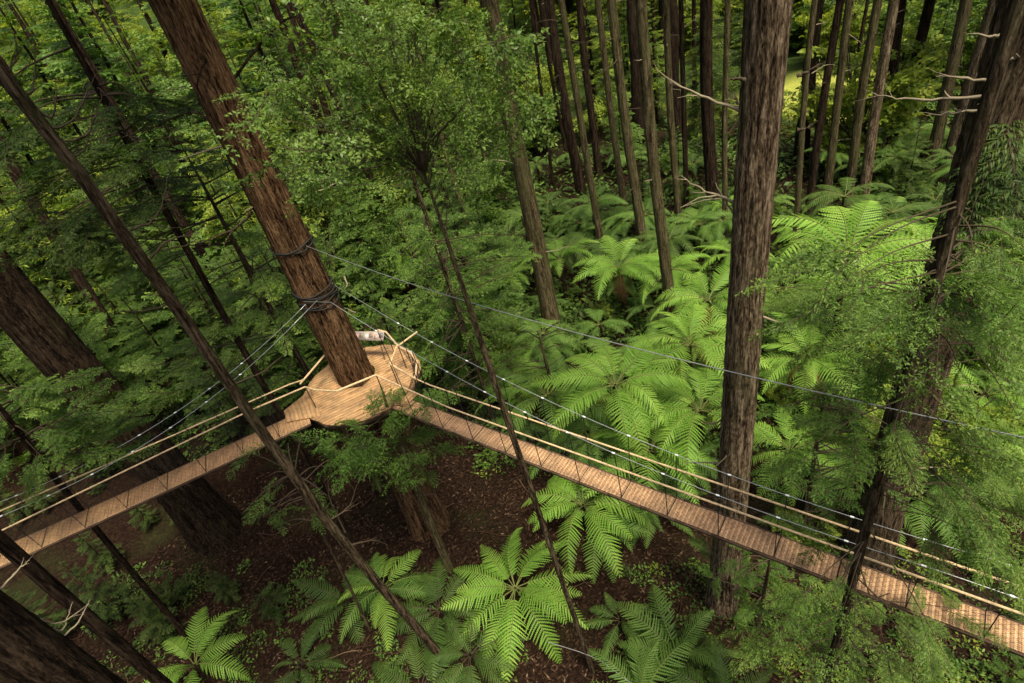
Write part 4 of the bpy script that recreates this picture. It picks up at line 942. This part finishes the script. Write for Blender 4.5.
# side net of the platform, hung from its rail
def net(mb, A0, A1, B0, B1, nx, ny, r=.004):
    A0, A1, B0, B1 = map(np.asarray, (A0, A1, B0, B1))
    def pt(u, v): return (A0 * (1 - u) + A1 * u) * (1 - v) + (B0 * (1 - u) + B1 * u) * v
    for i in range(nx + ny):
        for sgn in (1, -1):
            u0, v0 = (i - ny) / nx, 0.0; u1, v1 = i / nx, 1.0
            if sgn < 0: u0, u1 = 1 - u0, 1 - u1
            def cl(u, v, uu, vv):
                if u < 0: t = (0 - u) / (uu - u); return 0., v + (vv - v) * t
                if u > 1: t = (1 - u) / (uu - u); return 1., v + (vv - v) * t
                return u, v
            a = cl(u0, v0, u1, v1); b = cl(u1, v1, u0, v0)
            if abs(a[0] - b[0]) < 1e-4: continue
            tube(mb, [pt(*a), pt(*b)], r, 3, cap=False)
mb = MB(); ring = [(398, 346), (411, 353), (417, 362), (415, 379)]
for i in range(3):
    T0, T1 = atz(*ring[i], RZ), atz(*ring[i + 1], RZ)
    def foot(T): d = T[:2] - PLAT; dn = np.linalg.norm(d); b = PLAT + d / dn * (PR - .05); return np.array([b[0], b[1], PZ])
    net(mb, foot(T0) - porg, foot(T1) - porg, T0 - porg, T1 - porg, 7, 9, .005)
child('side_netting', mb.mesh('side_netting', [BLACKN]), plat)
# small information board hung at the back of the platform
sg = empty('information_sign', tuple(atz(369, 336, RZ))); tag(sg, 'small pale picture board hung at the back rail of the platform', 'sign')
def sign():
    a, b = atz(354, 333, RZ), atz(383, 333, RZ); u = b - a; l = np.linalg.norm(u); u /= l; v = np.cross([0, 0, 1], u); v = v * .75 + np.array([0, 0, .66]); v /= np.linalg.norm(v); nrm = np.cross(u, v)
    mb = MB(); box(mb, (0, 0, 0), l / 2, .16, .015, u, v, nrm); child('panel', mb.mesh('panel', [plain_mat('sign_board', (.36, .29, .26), .5, 0, .1)]), sg)
    cols = [(.38, .22, .2), (.2, .17, .15), (.5, .46, .44), (.25, .2, .17), (.42, .3, .25), (.15, .14, .14)]
    for i, c in enumerate(cols):
        mb = MB(); x = -l / 2 + l * (i + .5) / 6; box(mb, u * x + nrm * .018 + v * (.03 if i % 2 else -.02), l / 15, .09, .003, u, v, nrm)
        child('picture', mb.mesh('picture', [plain_mat('sign_print_%d' % i, c, .5, 0, .35, 30)]), sg)
    mb = MB(); t = at_h(host, RZ + .2) - np.array(sg.location); 
    for s_ in (-.3, .3): tube(mb, [u * s_ * l, u * s_ * l - v * .2 + [0, 0, -.9]], .015, 5)
    child('post', mb.mesh('post', [EDGE]), sg)
sign()
# collar of dark webbing on the host trunk
def collar(z, h, ex, name='cable_collar'):
    mb = MB(); c = at_h(host, z) - host.B; r = rad_at(host, z) * 1.09
    for k in range(ex):
        zz = z - host.B[2] + (k - ex / 2) * h; th = np.linspace(0, 2 * math.pi, 33)
        rr = r * (1 + .02 * np.sin(th * 5 + k)); P = np.stack([c[0] + rr * np.cos(th), c[1] + rr * np.sin(th), zz + .06 * np.sin(th * 2 + k * 2)], -1); tube(mb, P, .022, 6, cap=False)
    return mb
cl = empty('cable_collar', tuple(at_h(host, PZ + 2.15 * S))); tag(cl, 'black webbing collar strapped round the platform trunk holding the bridge cables', 'collar')
mb = collar(PZ + 2.1 * S, .13, 5); V = mb.mesh('strap', [BLACKN], smooth=True); child('strap', V, cl, tuple(Vector(host.B) - cl.location))
cl2 = empty('cable_collar', tuple(at_h(host, 12.9 + 3.0))); tag(cl2, 'dark band round the platform trunk above the collar holding the lone cable', 'collar')

def bridge(label, near_px, far_px, ext, rails_near, rails_far, cab_near, cab_far, joins, name='rope_footbridge', nclip=12):
    a = (atz(*near_px[0], PZ) + atz(*far_px[0], PZ)) / 2; b = (atz(*near_px[1], PZ) + atz(*far_px[1], PZ)) / 2
    wid = (np.linalg.norm((atz(*near_px[1], PZ) - atz(*far_px[1], PZ))[:2]))
    u = b - a; u[2] = 0; u /= np.linalg.norm(u); n = np.array([-u[1], u[0], 0])
    if n.dot(np.array([0, 1, 0])) < 0: n = -n            # n points to the far side
    start = PLAT + u[:2] * PR * .95
    # centre line through a,b; start nearest platform
    s0 = (np.array([start[0], start[1], PZ]) - a).dot(u); st = a + u * s0; end = b + u * ext; st[2] = end[2] = PZ - .02
    Ln = np.linalg.norm(end - st); hw = abs((atz(*near_px[1], PZ) - atz(*far_px[1], PZ)).dot(n)) / 2
    root = empty(name, tuple(st)); tag(root, label, 'footbridge', 'rope footbridges meeting at the platform')
    sag = lambda s: -.10 * math.sin(math.pi * s / Ln)
    rg = np.random.default_rng(int(abs(a[0]) * 10)); mb = MB(); s = 0
    while s < Ln:
        w = .10; box(mb, u * (s + w / 2) + [0, 0, sag(s)], w / 2, hw, .018, u, n, (0, 0, 1), 0, rg.uniform(.42, .62)); s += w + .006
    child('deck', mb.mesh('deck', [WOOD_RED if u[0] > 0 else WOOD_DECK]), root)
    mb = MB()   # anti-slip mesh stapled on the boards
    for k in range(14):
        o = -hw + 2 * hw * (k + .5) / 14; P = [u * q + n * o + [0, 0, sag(q) + .026] for q in np.linspace(0, Ln, 30)]; tube(mb, P, .0033, 4, cap=False)
    for q in np.arange(.04, Ln, .053): tube(mb, [u * q - n * hw + [0, 0, sag(q) + .024], u * q + n * hw + [0, 0, sag(q) + .024]], .0033, 4, cap=False)
    child('deck_netting', mb.mesh('deck_netting', [plain_mat('deck_net', (.28, .16, .09), .8)]), root)
    for sd in (-1, 1):
        mb = MB(); P = [u * q + n * sd * (hw + .035) + [0, 0, sag(q) - .03] for q in np.linspace(0, Ln, 30)]; 
        for i in range(29): 
            c = (P[i] + P[i + 1]) / 2; ax = P[i + 1] - P[i]; l = np.linalg.norm(ax); ax = ax / l; box(mb, c, l / 2, .018, .035, ax, n, np.cross(ax, n))
        child('side_beam', mb.mesh('side_beam', [EDGE]), root)
    def traced(px, sd, off, r, nm, mt, join):
        p0 = st + n * sd * off; p1 = p0 + u
        P = [on_plane(x, y, p0[:2], p1[:2]) for (x, y) in px]
        S_ = [(p - p0).dot(u) for p in P]; Z_ = [p[2] for p in P]; k = np.argsort(S_); S_ = np.array(S_)[k]; Z_ = np.array(Z_)[k]
        q = np.linspace(S_[0], Ln, 60); deg = 1 if nm == 'handrail' else 2; co = np.polyfit(S_, Z_, deg) 
        z = np.polyval(co, q); z = np.clip(z, PZ + .5, 30)
        z = np.where(q > S_[-1], np.interp(q, [S_[-1], S_[-1] + 1], [np.polyval(co, S_[-1]), np.polyval(co, S_[-1])]), z)
        Pc = p0 + u * q[:, None]; Pc[:, 2] = z; mb = MB(); tube(mb, np.vstack([[join], Pc]) - st, r, 6); child(nm, mb.mesh(nm, [mt], smooth=True), root)
        return lambda s: float(np.interp(s, q, z)), p0
    ro = hw + .09
    rn, pn = traced(rails_near, -1, ro, .025, 'handrail', RAIL, atz(*joins[0], RZ))
    rf, pf = traced(rails_far, 1, ro, .025, 'handrail', RAIL, atz(*joins[1], RZ))
    cn, pcn = traced(cab_near, -1, ro + .03, .0085, 'suspension_cable', STEEL, at_h(host, PZ + 2.1 * S) - n * rad_at(host, 12))
    cf, pcf = traced(cab_far, 1, ro + .03, .0085, 'suspension_cable', STEEL, at_h(host, PZ + 2.1 * S) + n * rad_at(host, 12))
    q = 1.0; k = 0
    while q < Ln - .3:
        for sd, rz_, cz in ((-1, rn, cn), (1, rf, cf)):
            base = u * q + n * sd * hw; zc = max(cz(q), rz_(q)) - st[2]
            mb = MB(); tube(mb, [base + [0, 0, sag(q) - .02], u * q + n * sd * ro + [0, 0, zc]], .011, 4)
            child('hanger', mb.mesh('hanger', [BLACKN]), root)
            mb = MB(); c = u * q + n * sd * (ro + .03) + [0, 0, cz(q) - st[2]]
            tube(mb, [c - u * .035, c + u * .035], .019, 6); child('cable_clip', mb.mesh('cable_clip', [CLIP]), root)
        mb = MB(); tube(mb, [u * q - n * hw + [0, 0, sag(q) + .032], u * q + n * hw + [0, 0, sag(q) + .032]], .010, 4); child('cross_tie', mb.mesh('cross_tie', [BLACKN]), root)
        q += 1.15; k += 1
    for sd, rz_ in ((-1, rn), (1, rf)):
        mb = MB(); q = .6
        while q < Ln - 1:
            b0, b1 = u * q + n * sd * hw, u * (q + 1.15) + n * sd * hw
            t0, t1 = u * q + n * sd * ro, u * (q + 1.15) + n * sd * ro
            net(mb, b0, b1, t0 + [0, 0, rz_(q) - st[2]], t1 + [0, 0, rz_(q + 1.15) - st[2]], 7, 6, .0022); q += 1.15
        child('side_netting', mb.mesh('side_netting', [BLACKN]), root)
    return root
bridge('left rope footbridge with pale board deck leading to the left edge', ((200, 473), (24, 552)), ((200, 456), (5, 543)), 9,
       [(250, 411), (180, 444), (100, 482), (0, 532)], [(290, 385), (180, 431), (100, 467), (0, 512)],
       [(298, 318), (276, 344), (200, 408), (126, 454), (70, 485), (0, 517)], [(306, 305), (256, 349), (200, 397), (163, 421), (110, 451), (53, 480), (0, 502)], ((256, 408), (303, 380)))
bridge('right rope footbridge with reddish meshed deck running to the right edge', ((550, 465), (1024, 649)), ((540, 449), (1024, 622)), 9,
       [(450, 408), (540, 440), (645, 478), (740, 514), (849, 552), (1017, 611)], [(430, 384), (540, 424), (645, 458), (740, 493), (849, 529), (1017, 583)],
       [(330, 300), (367, 326), (436, 368), (604, 448), (658, 471), (740, 502), (869, 549), (936, 571)], [(391, 319), (429, 341), (592, 420), (665, 450), (740, 479), (835, 512), (951, 547), (1004, 563)], ((400, 386), (416, 379)))
# lone guy cable
def guy():
    pts = [(296, 242), (370, 268), (421, 289), (637, 348), (687, 360), (764, 380), (805, 390), (899, 411), (1020, 436), (1180, 470)]
    P = []
    for i, (x, y) in enumerate(pts):
        t = (x - 296) / (1180 - 296); P.append(atd(x, y, host.hd * (1 - t) + 7.0 * t))
    # a straight span in plan between its two anchors
    a, b = P[0], P[-1]; Q = [on_plane(x, y, a[:2], b[:2]) for (x, y) in pts]; S_ = [np.linalg.norm((q - a)[:2]) for q in Q]; co = np.polyfit(S_, [q[2] for q in Q], 2)
    q = np.linspace(0, S_[-1] * 1.25, 60); d = (b - a)[:2] / np.linalg.norm((b - a)[:2]); C = np.stack([a[0] + d[0] * q, a[1] + d[1] * q, np.polyval(co, q)], -1)
    mb = MB(); tube(mb, C - a, .009, 6); o = link(bpy.data.objects.new('steel_cable', mb.mesh('steel_cable', [STEEL], smooth=True))); o.location = tuple(a)
    tag(o, 'lone steel cable strung from the platform trunk across the broad trunk to the right', 'cable')
    global cl2
    cl2.location = tuple(at_h(host, a[2])); m2 = collar(a[2], .06, 2); child('strap', m2.mesh('strap', [BLACKN]), cl2, tuple(Vector(host.B) - cl2.location))
guy()
# low wire strung near the ground at lower centre
def wire():
    pts = [atz(548, 642, 1.3), atz(580, 652, 1.3), atz(600, 660, 1.3), atz(640, 690, 1.2)]
    mb = MB(); o = pts[0].copy(); tube(mb, np.array(pts) - o, .012, 5); ob = link(bpy.data.objects.new('wire', mb.mesh('wire', [STEEL]))); ob.location = tuple(o); tag(ob, 'thin pale wire above bare soil at the bottom beside the thin stem', 'wire')
wire()

# ================================================================== CAMERA, LIGHT, RENDER
cam = bpy.data.cameras.new('camera'); co = link(bpy.data.objects.new('camera', cam)); scene.camera = co
cam.sensor_width = 36; cam.lens = 36 * F / 1024; cam.clip_end = 2000; cam.clip_start = .05
M = np.eye(4); M[:3, :3] = RC; M[:3, 3] = CAM; co.matrix_world = Matrix(M.tolist())
w = bpy.data.worlds.new('World'); scene.world = w; w.use_nodes = True; nt = w.node_tree; nt.nodes.clear()
sky = nt.nodes.new('ShaderNodeTexSky'); sky.sky_type = 'NISHITA'; sky.sun_disc = False
SE, SA = 68, 150      # elevation; compass angle from +Y clockwise
sky.sun_elevation = math.radians(SE); sky.sun_rotation = math.radians(SA); sky.dust_density = 6; sky.air_density = .7; sky.ozone_density = 0
bg = nt.nodes.new('ShaderNodeBackground'); bg.inputs[1].default_value = .105; out = nt.nodes.new('ShaderNodeOutputWorld')
nt.links.new(sky.outputs[0], bg.inputs[0]); nt.links.new(bg.outputs[0], out.inputs[0])
sun = bpy.data.lights.new('sun', 'SUN'); sun.energy = 3.0; sun.angle = math.radians(13); sun.color = (1, .93, .70); so = link(bpy.data.objects.new('sun', sun))
dv = Vector((math.sin(math.radians(SA)) * math.cos(math.radians(SE)), math.cos(math.radians(SA)) * math.cos(math.radians(SE)), math.sin(math.radians(SE))))
so.rotation_euler = dv.to_track_quat('Z', 'Y').to_euler()
scene.view_settings.view_transform = 'Standard'; scene.view_settings.look = 'None'; scene.view_settings.exposure = 1.0; scene.view_settings.gamma = 1
scene.render.engine = 'CYCLES'; c = scene.cycles
c.max_bounces = 5; c.diffuse_bounces = 3; c.glossy_bounces = 1; c.transmission_bounces = 3; c.transparent_max_bounces = 4; c.caustics_reflective = False; c.caustics_refractive = False
c.use_denoising = True
